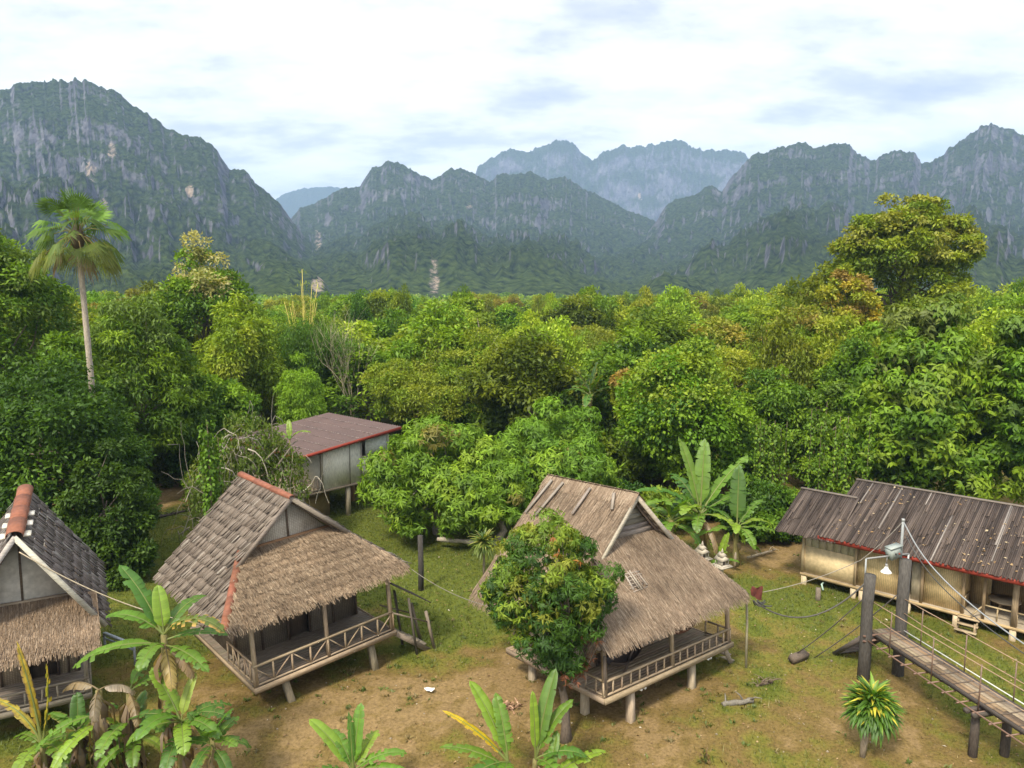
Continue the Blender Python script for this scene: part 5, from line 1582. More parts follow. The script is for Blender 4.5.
# ------------------------------------------------------------------ long house on the right
def house_E():
    root = empty('long_house', 'long low bamboo-walled house with dark slatted roof and red eave board', 'house', (15.04, 36.36, 0), (0, 0, -.75))
    rng = np.random.default_rng(12)
    zf, L1, xm, eo, ze, yr, zr = .62, 15.0, 1.06, .82, 3.055, 4.3, 4.85
    SL = [(3, (.078, .060, .052)), (2, (.108, .085, .073)), (2, (.052, .040, .035)), (.10, (.28, .25, .23))]

    def slats(S, w):
        mb = MB(); slab(mb, S, .05, (.07, .055, .05), 3)
        x = S.a(.5)
        while x < S.b(.5):
            ww = w * rng.uniform(.75, 1.3); segs = 2 if rng.random() < .75 else 3; cuts = [0] + sorted(rng.uniform(.2, .85, segs - 1)) + [1 + .12 / S.L * rng.uniform(.2, 1.2)]
            for a, b in zip(cuts[:-1], cuts[1:]):
                h = .02 + rng.uniform(0, .03) + .018 * (b < .99)
                c = mixraw(SL, 1, rng)[0] * rng.uniform(.75, 1.25)
                e = ww * .46; xmid = x + ww / 2; sk = rng.normal(0, .012)
                p = [S.P(a, xmid - e), S.P(a, xmid), S.P(a, xmid + e), S.P(b + .02, xmid - e + sk), S.P(b + .02, xmid + sk), S.P(b + .02, xmid + e + sk)]
                hh = [h - .015, h + .02, h - .015, h, h + .035, h]
                top = [p[i] + S.n * hh[i] for i in range(6)]; bot = [q_ - S.n * .02 for q_ in top]
                mb.add(np.array(top + bot), [(0, 3, 4, 1), (1, 4, 5, 2), (6, 7, 10, 9), (7, 8, 11, 10), (0, 6, 9, 3), (2, 5, 11, 8), (3, 9, 10, 4), (4, 10, 11, 5), (0, 1, 7, 6), (1, 2, 8, 7)], c)
            x += ww
        return mb
    Sm = Slope((0, yr, zr), (0, -eo - yr, ze - zr), (1, 0, 0), lambda s: xm, lambda s: L1 + .3)
    slats(Sm, .075).build('main_roof', M_WOOD_X, root)
    Sb = Slope((0, yr, zr), (0, 4.0, -1.6), (1, 0, 0), lambda s: xm, lambda s: L1 + .3)
    slats(Sb, .13).build('back_roof', M_WOOD_X, root)
    Sa = Slope((0, 2.3, 4.35), (0, -eo - 2.3 - .05, 2.86 - 4.35), (1, 0, 0), lambda s: -1.15, lambda s: xm + .75)
    slats(Sa, .08).build('annex_roof', M_WOOD_X, root)
    Sab = Slope((0, 2.3, 4.35), (0, 2.5, -1.3), (1, 0, 0), lambda s: -1.15, lambda s: xm + .75)
    slats(Sab, .15).build('annex_roof', M_WOOD_X, root)
    f = MB(); beam(f, (xm - .05, -eo - .10, ze - .13), (L1 + .3, -eo - .10, ze - .13), .05, .22, REDP); f.build('fascia', M_PAINT, root)
    f = MB()
    for a, b in (((xm, yr, zr + .06), (L1 + .3, yr, zr + .06)), ((-1.15, 2.3, 4.42), (xm + .7, 2.3, 4.42))):
        beam(f, a, b, .22, .06, (.17, .14, .12))
    f.build('ridge_board', M_WOOD_X, root)
    wc = (.66, .52, .31)
    f = MB(); box(f, 0, 2.55, 0, .06, zf, 2.05, wc, .03); f.build('lower_wall', M_STONE, root)
    f = MB()
    for i in range(7):
        box(f, .03 + i * .36, .03 + i * .36 + .345, .0 + .012 * (i % 2), .05, 2.06, 2.85, (.52, .45, .35), .12)
    f.build('upper_boards', M_WOOD_Z, root)
    f = MB()
    box(f, 2.6, 4.55, .10, .15, zf, ze - .05, (.68, .53, .31), .03); box(f, 5.55, 7.2, .10, .15, zf, ze - .05, (.68, .53, .31), .03)
    box(f, 0.0, .06, .06, 3.6, zf, 3.2, wc); box(f, 0, L1, 3.75, 3.8, zf, ze + .8, (.42, .31, .18))
    box(f, 7.15, 7.2, .15, 1.6, zf, ze + .1, (.40, .30, .17)); box(f, 7.2, 8.0, 1.55, 1.6, zf, ze + .2, (.44, .34, .2)); box(f, 8.0, L1, 1.9, 1.95, zf, ze + .4, (.27, .20, .12))
    f.build('woven_wall', M_WEAVE, root)
    f = MB(); box(f, 4.62, 5.0, .09, .13, zf, 2.7, (.60, .58, .53)); box(f, 5.05, 5.5, .12, .15, zf, 2.7, (.48, .40, .30)); f.build('door', M_WOOD_Z, root)
    for x in (.0, 2.58, 4.58, 5.53, 7.2, 8.0):
        f = MB(); beam(f, (x, -.02, zf), (x, -.02, ze - .02), .12, .1, (.33, .24, .15) if x > 3 else (.45, .35, .22))
        f.build('wall_stud', M_WOOD_Z, root)
    f = MB(); box(f, -.05, L1, -.06, 3.9, zf - .12, zf - .001, (.36, .30, .23)); f.build('floor', M_WOOD_X, root)
    f = MB(); beam(f, (-.08, -.09, zf - .08), (L1, -.09, zf - .08), .06, .14, (.46, .34, .19)); f.build('floor_beam', M_WOOD_X, root)
    for x in (.12, 2.55, 2.95, 5.0, 7.0, 9.15, 11.9, 14.6):
        f = MB(); beam(f, (x, .0, -.3), (x, .0, zf - .16), .24, .24, (.55, .45, .30)); f.build('stilt', M_WOOD_Z, root)
    for x in (9.15, 11.9, 14.6):
        f = MB(); beam(f, (x, .0, zf), (x, .0, ze - .05), .22, .22, (.36, .28, .18)); f.build('porch_post', M_WOOD_Z, root)
    f = MB(); rc = (.42, .33, .20)
    for x0, x1 in ((9.25, 11.8), (12.0, 14.5), (8.0, 9.05)):
        beam(f, (x0, .02, zf + .62), (x1, .02, zf + .62), .06, .06, rc)
        k = max(2, int((x1 - x0) / .8))
        for i in range(k + 1):
            x = x0 + (x1 - x0) * i / k
            beam(f, (x, .025, zf), (x, .025, zf + .6), .05, .05, rc)
    beam(f, (7.25, .02, zf + .72), (7.25, 1.0, zf + .72), .05, .05, rc); beam(f, (7.25, .02, zf), (7.25, .02, zf + .72), .05, .05, rc)
    beam(f, (8.0, .02, zf + .6), (7.6, -.35, zf + .12), .055, .055, rc)
    f.build('railing', M_WOOD_X, root)
    f = MB()
    for i in range(3):
        z = zf - .05 - .2 * i
        if z > .05:
            box(f, 7.1, 7.95, -.35 - .28 * i, -.12 - .28 * i, z - .05, z, (.40, .32, .2))
    for x in (7.14, 7.86):
        beam(f, (x, -.14, zf - .14), (x, -.75, -.1), .06, .14, (.36, .28, .18)); beam(f, (x, -.75, -.1), (x, -.75, .55), .07, .07, (.36, .28, .18))
    f.build('steps', M_WOOD_X, root)
    f = MB(); tube(f, [(1.1, -.05, .35), (1.1, -.28, .33), (1.25, -.45, .12)], .045, (.35, .48, .42), 8); f.build('drain_pipe', M_PLAIN, root)
    # round table and a curtain on the porch
    p = root.matrix_basis
    t = empty('table', 'small round wooden table on the open porch of the long house', 'table', p @ Vector((8.6, 1.1, zf)), (0, 0, -.75))
    f = MB(); tube(f, [(0, 0, .66), (0, 0, .71)], [.62, .62], (.38, .30, .20), 24); f.build('tabletop', M_WOOD_X, t)
    for a in range(3):
        f = MB(); beam(f, (.35 * math.cos(a * 2.1), .35 * math.sin(a * 2.1), 0), (.25 * math.cos(a * 2.1), .25 * math.sin(a * 2.1), .66), .05, .05, (.30, .23, .15)); f.build('leg', M_WOOD_Z, t)
    # dry leaves lying on the roof
    n = 260; s = rng.uniform(.03, .95, n); x = xm + rng.random(n) ** .8 * (L1 - xm) * .75
    keep = vn2(x * .8 + 3, s * 4 + 1) > .36
    s, x = s[keep], x[keep]; n = len(s)
    P = Sm.P(s, x) + Sm.n * .085
    D = unit(rng.normal(size=(n, 3)) * np.array([1, 1, .3])); Nn = unit(np.tile(Sm.n, (n, 1)) + rng.normal(size=(n, 3)) * .35)
    mb = MB(); add_leaves(mb, P, D, Nn, rng.uniform(.08, .20, n), rng.uniform(.05, .11, n), mixraw([(2, (.34, .24, .13)), (1.5, (.24, .15, .07)), (.7, (.44, .36, .24))], n, rng))
    Wm = Matrix.Translation((15.04, 36.36, 0)) @ Matrix.Rotation(-.75, 4, 'Z')
    o = mb.build('fallen_leaves', M_CLOTH); o.matrix_world = Wm; kind(o, 'stuff', 'dry tan leaves scattered over the dark slatted roof', 'leaves')


house_E()

# ------------------------------------------------------------------ suspension footbridge
def bridge():
    O = Vector((14.52, 27.05, 0)); d = Vector((.222, -.975, 0)); e = Vector((.975, .222, 0)); zd = 1.85
    root = empty('footbridge', 'plank suspension footbridge on dark timber towers in the lower right corner', 'footbridge', O)
    random.seed(5)
    def W(a, b, z):
        return d * a + e * b + Vector((0, 0, z))
    for b, top in ((-.84, 4.25), (.72, 4.72)):
        f = MB()
        pts = [W(0, b, -.4), W(.0, b + .01, 1.5), W(-.02, b, 3), W(0, b + .02, top)]
        tube(f, pts, [.23, .215, .21, .205], (.08, .074, .068), 10, wob=.06); f.build('tower_post', M_BARK, root)
    f = MB(); LEN = 16.5; rows = [(-.36, .17), (-.18, .17), (.01, .19), (.20, .17), (.38, .16)]
    for b, w in rows:
        a = -.25
        while a < LEN:
            l = random.uniform(2.0, 3.4)
            c = random.choice([(.22, .15, .09), (.26, .185, .11), (.18, .13, .085), (.29, .23, .16)]) if b < .3 else (.13, .11, .10)
            beam(f, W(a, b, zd + random.uniform(-.008, .008)), W(min(LEN, a + l - .02), b, zd + random.uniform(-.008, .008)), w, .04, c)
            a += l
    f.build('deck_plank', M_WOOD_X, root)
    f = MB(); a = .1
    while a < LEN:
        beam(f, W(a, -.46, zd + .03), W(a, .46, zd + .03), .035, .02, (.12, .095, .075)); a += .62
    f.build('deck_batten', M_WOOD_X, root)['kind'] = 'stuff'
    f = MB()
    for b in (-.51, .51):
        beam(f, W(-.3, b, zd - .05), W(LEN, b, zd - .05), .08, .13, (.085, .07, .06))
    f.build('side_beam', M_WOOD_X, root)
    f = MB(); a = .15
    while a < LEN:
        tube(f, [W(a, -.98, zd - .2), W(a, .9, zd - .2)], .028, (.17, .10, .07), 6); a += .62
    for b in (-.88, .8):
        tube(f, [W(a_, b, zd - .17) for a_ in np.linspace(-.2, LEN, 10)], .026, (.17, .10, .07), 6)
    f.build('cross_rods', M_METAL, root)
    for a in (1.1, 3.1, 5.05, 7.1, 9.2, 11.2, 13.2):
        for b in (-.70, .66):
            f = MB(); tube(f, [W(a, b, zd - .3), W(a, b + .0, zd + (1.38 if b < 0 else 1.3))], .024, (.15, .095, .07), 6)
            f.build('rail_rod', M_METAL, root)
    for b, z0 in ((-.70, 3.2), (.68, 3.2)):
        for k in (0, 1):
            f = MB(); pts = [W(-.1, b, z0 - k * .55)]
            for a in (1.1, 3.1, 5.05, 7.1, 9.2, 11.2, 13.2, 16.5):
                pts.append(W(a, b, zd + (1.33 if k == 0 else .72)))
            tube(f, pts, .017, (.34, .23, .15), 5); f.build('rail_cable', M_METAL, root)
    f = MB(); tube(f, [W(.2, .70, zd + .08), W(5, .70, zd + .05), W(LEN, .70, zd + .08)], .02, (.66, .66, .64), 6); f.build('white_pipe', M_PLAIN, root)
    for a, b in ((4.9, -.62), (5.1, .42), (10.5, -.6), (10.6, .5)):
        f = MB(); tube(f, [W(a, b, -.4), W(a, b + .02, .9), W(a, b, zd - .28)], [.15, .14, .125], (.085, .07, .06), 9, wob=.05); f.build('support_post', M_BARK, root)
    for a in (4.85, 5.15, 10.5):
        f = MB(); beam(f, W(a, -1.0, zd - .26), W(a, .8, zd - .24), .14, .13, (.07, .06, .052))
        f.build('cross_beam', M_WOOD_X, root)
    # plank ramp down to the grass
    f = MB()
    for b in (-.60, .60):
        beam(f, W(-.2, b, zd - .12), W(-2.1, b, -.05), .08, .16, (.10, .085, .075))
    for i in range(11):
        s = (i + .5) / 11
        p = W(-.2 - 1.9 * s, -.62, zd - .02 - 1.86 * s); q = W(-.2 - 1.9 * s, .62, zd - .02 - 1.86 * s)
        beam(f, p, q, .155, .035, (.15, .125, .11))
    f.build('ramp', M_WOOD_X, root)
    f = MB()
    for z, b in ((1.75, -.9), (1.95, -.9)):
        beam(f, W(.12, -1.05, z - .1), W(.12, .95, z - .1), .07, .07, (.16, .10, .075))
    f.build('bearer', M_WOOD_X, root)
    bpy.context.view_layer.update()
    # anchor block and stay cables
    anc = at(797, 660, 0); anc2 = at(814, 657, 0)
    t = empty('anchor_block', 'small dark tilted timber block holding the bridge stay cable', 'anchor block', anc, (.35, .25, .6))
    f = MB(); beam(f, (-.45, 0, .05), (.42, 0, .28), .3, .26, (.12, .095, .075)); o = f.build('block', M_WOOD_X, t)
    for (p, q, lb) in ((O + W(0, -.84, 3.5), anc + Vector((0, 0, .3)), 'dark stay cable from the left bridge tower to the timber block'),
                       (O + W(-.1, .7, 3.4), anc2 + Vector((0, 0, -.05)), 'dark stay cable from the taller bridge tower into the grass by the ramp')):
        f = MB(); tube(f, sag(p, q, .12, 8), .022, (.07, .06, .055), 5); tag(f.build('stay_cable', M_METAL), lb, 'cable')
    # pole with crossbar, box and lamp
    lp = O + W(-.12, .42, 0)
    base = O + W(-.25, .72, 4.68)
    t = empty('lamp_pole', 'grey steel pole with meter box fixed on top of the right bridge tower', 'pole', base)
    f = MB(); tube(f, [(0, 0, -.5), (0, 0, 1.55)], .05, (.27, .29, .30), 8); tube(f, [(0, 0, 1.5), (0, 0, 1.6)], .058, (.33, .34, .34), 8); f.build('pole', M_METAL, t)
    f = MB()
    q = W(-.0, -1.56, .12)
    tube(f, [W(-.0, .35, .16), (0, 0, .16), W(0, -.8, .14), q], .035, (.2, .2, .2), 6); tube(f, [q, q + Vector((0, 0, -.85))], .035, (.3, .32, .33), 6); tube(f, [W(-.0, .35, .16), W(0, .35, -.8)], .035, (.42, .45, .46), 6); f.build('crossbar', M_METAL, t)
    f = MB(); V = W(0, -.28, .32)
    beam(f, V + e * -.30 + Vector((0, 0, -.12)), V + e * .16 + Vector((0, 0, .03)), .28, .42, (.25, .28, .265)); mbox = f.build('meter_box', M_METAL, t)
    f = MB(); beam(f, V + e * -.34 + Vector((0, 0, .14)), V + e * .20 + Vector((0, 0, .26)), .36, .035, (.30, .33, .315)); f.build('lid', M_METAL, mbox)
    V2 = V + d * .16
    for s in (-.1, .06):
        f = MB(); c = V2 + e * s + Vector((0, 0, -.05)); tube(f, [c, c + d * .03], .035, (.05, .05, .05) if s < 0 else (.3, .06, .04), 8)
        f.build('dial', M_PLAIN, mbox)
    lb = base + W(0, -.62, .1)
    t = empty('hanging_lamp', 'white conical lamp hanging between the two bridge tower posts', 'lamp', lb)
    f = MB(); tube(f, [(0, 0, 0), (0, 0, -.28)], .02, (.15, .15, .15), 6); tube(f, [(0, 0, -.26), (0, 0, -.38)], .05, (.3, .3, .3), 8); f.build('stem', M_METAL, t)
    f = MB(); tube(f, [(0, 0, -.36), (0, 0, -.46), (0, 0, -.56), (0, 0, -.60)], [.05, .09, .18, .205], (.62, .63, .61), 20, cap=False); tube(f, [(0, 0, -.365), (0, 0, -.465), (0, 0, -.565), (0, 0, -.6)], [.045, .082, .175, .204], (.62, .63, .61), 20, cap=False); f.build('shade', M_PLAIN, t, True)
    top = base + Vector((0, 0, 1.5))
    f = MB(); pts = [top, top + Vector((.22, -.9, -.95)), top + Vector((.55, -2.2, -1.65)), top + Vector((1.0, -3.9, -2.2)), top + Vector((1.5, -5.8, -2.55)), top + Vector((2.3, -9.2, -2.75)), top + Vector((3.3, -13.5, -2.4))]
    # smooth the hose
    sm = [Vector(p) for p in pts]
    for _ in range(2):
        n = [sm[0]]
        for a, b in zip(sm[:-1], sm[1:]):
            n += [a.lerp(b, .25), a.lerp(b, .75)]
        n.append(sm[-1]); sm = n
    tube(f, sm, .024, (.24, .255, .27), 7); tag(f.build('white_hose', M_PLAIN, None, True), 'thick pale hose sagging from the pole top over the footbridge', 'hose')
    f = MB(); tube(f, [p + Vector((.05, .1, -.35)) for p in sm[2:]], .02, (.05, .05, .05), 5); tag(f.build('black_cable', M_METAL), 'thin black cable sagging just below the pale hose', 'cable')
    cC = hutC.matrix_world @ Vector((qC['W'] + qC['es'] + .1, -qC['ef'] - .1, qC['ez'] + .05))
    kink = at_y(861, 560, 28.0)
    f = MB(); tube(f, sag(top, kink, .08, 6) + sag(kink, cC, .18, 10)[1:], .015, (.24, .22, .19), 6); tag(f.build('pale_rope', M_CLOTH), 'pale rope from the pole top to the thatched hut corner', 'rope')
    f = MB(); p = O + W(0, -.84, 4.1); tube(f, sag(cC + Vector((.05, 0, -.35)), p, 1.05, 16), .03, (.06, .055, .05), 6); tag(f.build('black_cable', M_METAL), 'black cable drooping from the thatched hut corner to the left bridge tower', 'cable')
    # red cloth at the corner of the hut
    f = MB(); rg = np.random.default_rng(4); V = []
    for i in range(7):
        for j in range(6):
            V.append((.10 * i + .02 * rg.normal(), .06 * math.sin(i * 1.7 + j), -.10 * j - .05 * i * (j > 2) + .03 * rg.normal()))
    Fq = np.array([(i * 6 + j, i * 6 + j + 1, (i + 1) * 6 + j + 1, (i + 1) * 6 + j) for i in range(6) for j in range(5)])
    f.add((np.array(V) - [.3, 0, 0]) * .75, Fq, np.array((.11, .032, .026))); o = f.build('cloth', M_CLOTH); o.location = cC + Vector((.08, -.05, .3)); tag(o, 'dull red cloth hanging from the eave corner of the thatched hut', 'cloth')
    f = MB()
    for k in range(6):
        p = cC + Vector((random.uniform(-.1, .2), 0, -.28)); tube(f, sag(p, p + Vector((random.uniform(.2, .6), random.uniform(-.2, .2), random.uniform(-.3, 0))), .1, 6), .025, (.03, .03, .03), 5)
    tag(f.build('cable_coil', M_METAL), 'tangle of loose black cable ends under the red cloth', 'cable')


bridge()

# ropes between the huts, posts, logs
MWB, MWA, MWC = hutB.matrix_world, hutA.matrix_world, hutC.matrix_world
pB = MWB @ Vector((qB['W'] + qB['es'] - .1, -.1, qB['ez'] - .05)); pC = MWC @ Vector((-qC['es'], 5.0, qC['ez'] - .1))
f = MB(); tube(f, sag(pB, pC, .25), .013, (.20, .185, .16), 5); tag(f.build('pale_rope', M_CLOTH), 'pale rope strung between the shingled hut and the thatched hut', 'rope')
pA = MWA @ Vector((qA['W'] / 2 + .1, qA['ry0'] - .1, qA['zr'] - .55)); pB2 = MWB @ Vector((.4, 2.6, 2.4))
f = MB(); tube(f, sag(pA, pB2, .55, 20), .02, (.45, .38, .28), 5); tag(f.build('twine', M_CLOTH), 'tan twine from the left gable down to the shingled hut', 'rope')
o = empty('timber_post', 'black upright timber post standing alone on the lawn', 'post', at(421, 590, 0))
f = MB(); tube(f, [(0, 0, -.4), (.02, 0, 1.2), (0, .02, 2.85)], [.15, .14, .13], (.055, .05, .045), 9, wob=.08); f.build('shaft', M_BARK, o)
o = empty('short_post', 'short weathered post stub in the grass before the annex', 'post', at(818, 600, 0))
f = MB(); tube(f, [(0, 0, -.3), (0, 0, .62)], [.13, .12], (.17, .14, .11), 9, wob=.08); f.build('shaft', M_BARK, o)
o = empty('leaning_stick', 'thin bamboo stick standing at the stair end of the thatched hut', 'stick', at(746, 669, 0))
f = MB(); tube(f, [(0, 0, -.2), (0, .1, 1.9), (-.05, .15, 3.0)], [.05, .05, .045], (.30, .27, .19), 7); f.build('shaft', M_WOOD_Z, o)


def log(name, label, px0, px1, r, c, cat='log', z=0.0, twigs=0):
    a, b = at(*px0, 0), at(*px1, 0); m = (a + b) / 2; m.z = float(height(m.x, m.y))
    a.z = b.z = m.z
    t = empty(name, label, cat, m)
    f = MB(); n = 8; rg = random.Random(int(px0[0]))
    pts = [(a - m).lerp(b - m, i / n) + Vector((rg.uniform(-1, 1) * r * .5, rg.uniform(-1, 1) * r * .5, r * .7 + z)) for i in range(n + 1)]
    tube(f, pts, [r * rg.uniform(.8, 1.1) for _ in range(n + 1)], c, 8, wob=.1)
    for k in range(twigs):
        p = pts[rg.randrange(1, n)]; q = p + Vector((rg.uniform(-.6, .6), rg.uniform(-.4, .4), rg.uniform(.05, .4)))
        tube(f, [p, p.lerp(q, .5) + Vector((0, 0, .08)), q], [r * .4, r * .3, r * .12], c, 5)
    f.build('trunk', M_BARK, t)


log('log', 'grey weathered log lying in the grass right of the thatched hut', (722, 709), (754, 705), .10, (.17, .155, .13), twigs=3)
log('fallen_branch', 'dark fallen branch on the bare path at the left forest edge', (143, 522), (193, 510), .10, (.07, .055, .045), 'branch', twigs=5)
log('log', 'long pale timber lying behind the small mango tree under the trees', (438, 548), (476, 551), .14, (.36, .32, .26), z=.5)
log('log', 'pale branch on the undergrowth behind the spirit houses', (748, 560), (775, 552), .07, (.38, .32, .24), 'branch', z=.1, twigs=6)
log('twig_pile', 'little heap of dead twigs on the grass near the thatched hut', (756, 688), (772, 684), .05, (.16, .12, .09), 'twigs', twigs=16)


def litter():
    o = empty('paper_scrap', 'crumpled white paper scrap on the brown ground', 'paper', at(430, 691, 0) + Vector((0, 0, .03)))
    rg = np.random.default_rng(2); V = [(x * .09 + rg.normal() * .02, y * .09 + rg.normal() * .02, rg.random() * .10) for x in range(-2, 3) for y in range(-1, 2)]
    f = MB(); f.add(np.array(V), np.array([(i * 3 + j, (i + 1) * 3 + j, (i + 1) * 3 + j + 1, i * 3 + j + 1) for i in range(4) for j in range(2)]), np.array((.8, .79, .76))); f.build('sheet', M_PLAIN, o)
    o = empty('dry_leaf_heap', 'small heap of dry pinkish leaves on the bare ground left of the mango trunk', 'leaves', at(508, 707, 0))
    f = MB(); n = 130; P = rg.normal(size=(n, 3)) * [.22, .12, .05] + [0, 0, .07]; add_leaves(f, P, unit(rg.normal(size=(n, 3)) * [1, 1, .3]), unit(rg.normal(size=(n, 3)) * .5 + [0, 0, 1]), rg.uniform(.12, .2, n), rg.uniform(.05, .08, n), mixraw([(1, (.42, .27, .18)), (1, (.30, .18, .11))], n, rg)); f.build('pile', M_CLOTH, o)
    f = MB(); n = 1500
    x = rg.uniform(-16, 22, n); y = rg.uniform(19, 44, n); P = np.stack([x, y, height(x, y) + .03], -1)
    add_leaves(f, P, unit(rg.normal(size=(n, 3)) * [1, 1, .15]), unit(rg.normal(size=(n, 3)) * .35 + [0, 0, 1]), rg.uniform(.07, .17, n), rg.uniform(.03, .07, n), mixraw([(2, (.26, .16, .08)), (1, (.40, .28, .15)), (1, (.17, .11, .06)), (.25, (.55, .5, .4))], n, rg))
    o = f.build('leaf_litter', M_CLOTH); kind(o, 'stuff', 'dry leaves scattered over the clearing', 'leaves')


litter()


def sapling(label, px, py, h, seed):
    o = empty('sapling', label, 'sapling', at(px, py, 0)); rg = np.random.default_rng(seed)
    f = MB(); tube(f, [(0, 0, -.1), (.02, 0, h * .6), (.05, 0, h)], [.025, .02, .01], (.16, .11, .07), 6); f.build('stem', M_BARK, o)
    f = MB(); n = 45; P = np.stack([rg.normal(0, .10, n), rg.normal(0, .10, n), rg.uniform(.3, 1.05, n) * h], -1)
    add_leaves(f, P, unit(rg.normal(size=(n, 3)) - [0, 0, .5]), unit(rg.normal(size=(n, 3)) * .5 + [0, 0, 1]), rg.uniform(.14, .26, n), rg.uniform(.04, .07, n), mixraw([(1, (.10, .12, .03)), (1, (.2, .13, .05))], n, rg)); f.build('foliage', M_LEAF_KEY, o)


sapling('thin brownish sapling low on the grass below the thatched hut', 705, 768, .7, 1)


def ruin():
    p = place(474, 46.5); t = empty('collapsed_hut', 'collapsed thatch roof with grey planks half hidden under the mango trees', 'hut', p, (0, 0, .6))
    rg = np.random.default_rng(6); random.seed(6)
    S = Slope((0, 1.4, 4.2), (0, -3.2, -1.6), (1, 0, 0), lambda s: -1.6, lambda s: 1.9)
    f = MB(); slab(f, S, .08, (.16, .13, .1), 4); thatch(f, S, 5, 60, rg, cols=[(2, (.38, .33, .27)), (1, (.27, .23, .19))]); f.build('roof', M_THATCH, t)
    f = MB()
    for k in range(9):
        a = S.P(rg.uniform(0, .3), rg.uniform(-1.5, 1.6)) + S.n * .2; b = a + S.dn * rg.uniform(.3, .6) + S.al * rg.uniform(-.6, .6)
        beam(f, tuple(a), tuple(b), .2, .05, (.40, .36, .32), a=.3)
    f.build('plank', M_WOOD_X, t)
    for x, y in ((-1.4, -1.4), (1.7, -1.4), (-1.4, 1.2), (1.7, 1.2)):
        f = MB(); beam(f, (x, y, -.2), (x, y, 4.0 if y > 0 else 2.6), .15, .15, DKW); f.build('post', M_WOOD_Z, t)


ruin()


def spirit_house(label, px, Y, s, seed):
    p = place(px, Y); t = empty('spirit_house', label, 'spirit house', p, (0, 0, .5)); t.scale = (s, s, s)
    c = (.38, .34, .28)
    f = MB(); tube(f, [(0, 0, -.1), (0, 0, .12), (0, 0, .2), (0, 0, 1.0), (0, 0, 1.08)], [.26, .26, .13, .12, .2], c, 10); f.build('pedestal', M_STONE, t)
    f = MB(); box(f, -.5, .5, -.5, .5, 1.08, 1.17, c); box(f, -.42, .42, -.42, .42, 1.173, 1.22, c); f.build('platform', M_STONE, t)
    f = MB(); box(f, -.22, .22, -.18, .22, 1.22, 1.55, (.44, .40, .34))
    for x in (-.28, .28):
        for y in (-.28, .28):
            beam(f, (x, y, 1.22), (x, y, 1.58), .05, .05, (.44, .40, .34))
    f.build('shrine', M_STONE, t)
    f = MB(); box(f, -.08, .08, -.19, -.183, 1.25, 1.45, (.07, .05, .04)); f.build('opening_shade', M_PLAIN, t)  # dark panel on the closed shrine front, painting the shade of an entrance
    f = MB()
    for w, z0, z1 in ((.38, 1.57, 1.82), (.24, 1.80, 2.02)):
        prism(f, [(-w, -w, z0), (w, -w, z0), (0, -w * .9, z1)], (0, 2 * w, 0), (.40, .36, .29))
    tube(f, [(0, 0, 2.0), (0, 0, 2.08), (0, 0, 2.3)], [.07, .08, .01], c, 8); f.build('roof', M_STONE, t)


spirit_house('pale spirit house on a pedestal, nearer the banana trunk', 711, 37.6, .82, 1)
spirit_house('pale spirit house on a pedestal, the one nearer the annex', 732, 36.6, .80, 2)

# ------------------------------------------------------------------ mango in front of the thatched hut
def front_mango():
    p = at(566, 742, 0); Y = p.y
    ctr = at_y(551, 600, Y + .3); zt = hgt(516, Y + .3, 552)
    cx, cy_ = ctr.x - p.x, .3
    lobes = [(cx, cy_, zt - 2.1, 1.75, 1.7, 2.0), (cx - .95, cy_ - .1, zt - 2.6, 1.15, 1.2, 1.35), (cx + .95, cy_ + .1, zt - 2.0, 1.1, 1.2, 1.35), (cx - .1, cy_ - .5, zt - 3.4, 1.4, 1.2, 1.15), (cx + .35, cy_ - .2, zt - 4.2, .9, .9, .8)]
    M = [(3, (.036, .078, .02)), (2, (.048, .095, .022)), (1, (.028, .062, .016))]
    cm, B = crown_mesh('crown', 401, lobes, 125, .34, .58, 34, .205, .046, M, tip=[(.20, .27, .025), (.23, .25, .03), (.15, .23, .025)], tipz=1.1, hang=.65, whorl=10, low=-.95, mat=M_LEAF_KEY, inner=.3)
    tm = trunk_mesh('trunk', zt - 3.2, .17, [tuple(b[0]) for b in random.Random(1).sample(B, 34)], (.115, .09, .07), 5, lean=(cx * .8, cy_), fork=.35, bend=.05)
    t = tree('mango_tree', 'small dense mango tree with yellow-green top standing before the thatched hut', 'tree', p, cm, tm)
    mb = MB(); rg = np.random.default_rng(3)                              # dead rusty sprays and red shoots
    for dx, dy, z, n in ((1.15, -.2, zt - 3.9, 9), (1.3, .0, zt - 4.5, 9), (.3, -.7, zt - 4.9, 5), (.2, -1.1, zt - .35, 2), (.6, -1.2, zt - 1.2, 1), (1.0, -.2, zt - 5.0, 8), (.75, -.5, zt - 5.3, 5)):
        c0 = (.24, .10, .05) if z < zt - 2 else (.34, .15, .035)
        for k in range(n):
            q = np.array([cx + dx, dy, z]) + rg.normal(size=3) * [.16, .16, .16]; m = 8
            D = unit(rg.normal(size=(m, 3)) - [0, 0, .9]); add_leaves(mb, np.tile(q, (m, 1)), D, unit(rg.normal(size=(m, 3)) * .5 + [0, -.5, .8]), rg.uniform(.16, .28, m), rg.uniform(.04, .06, m), np.array(c0) * rg.uniform(.6, 1.35, (m, 1)))
    mb.build('rusty_leaves', M_LEAF_KEY, t)


front_mango()

# ------------------------------------------------------------------ bananas
def bz(px, py, Y):
    return at_y(px, py, Y).z


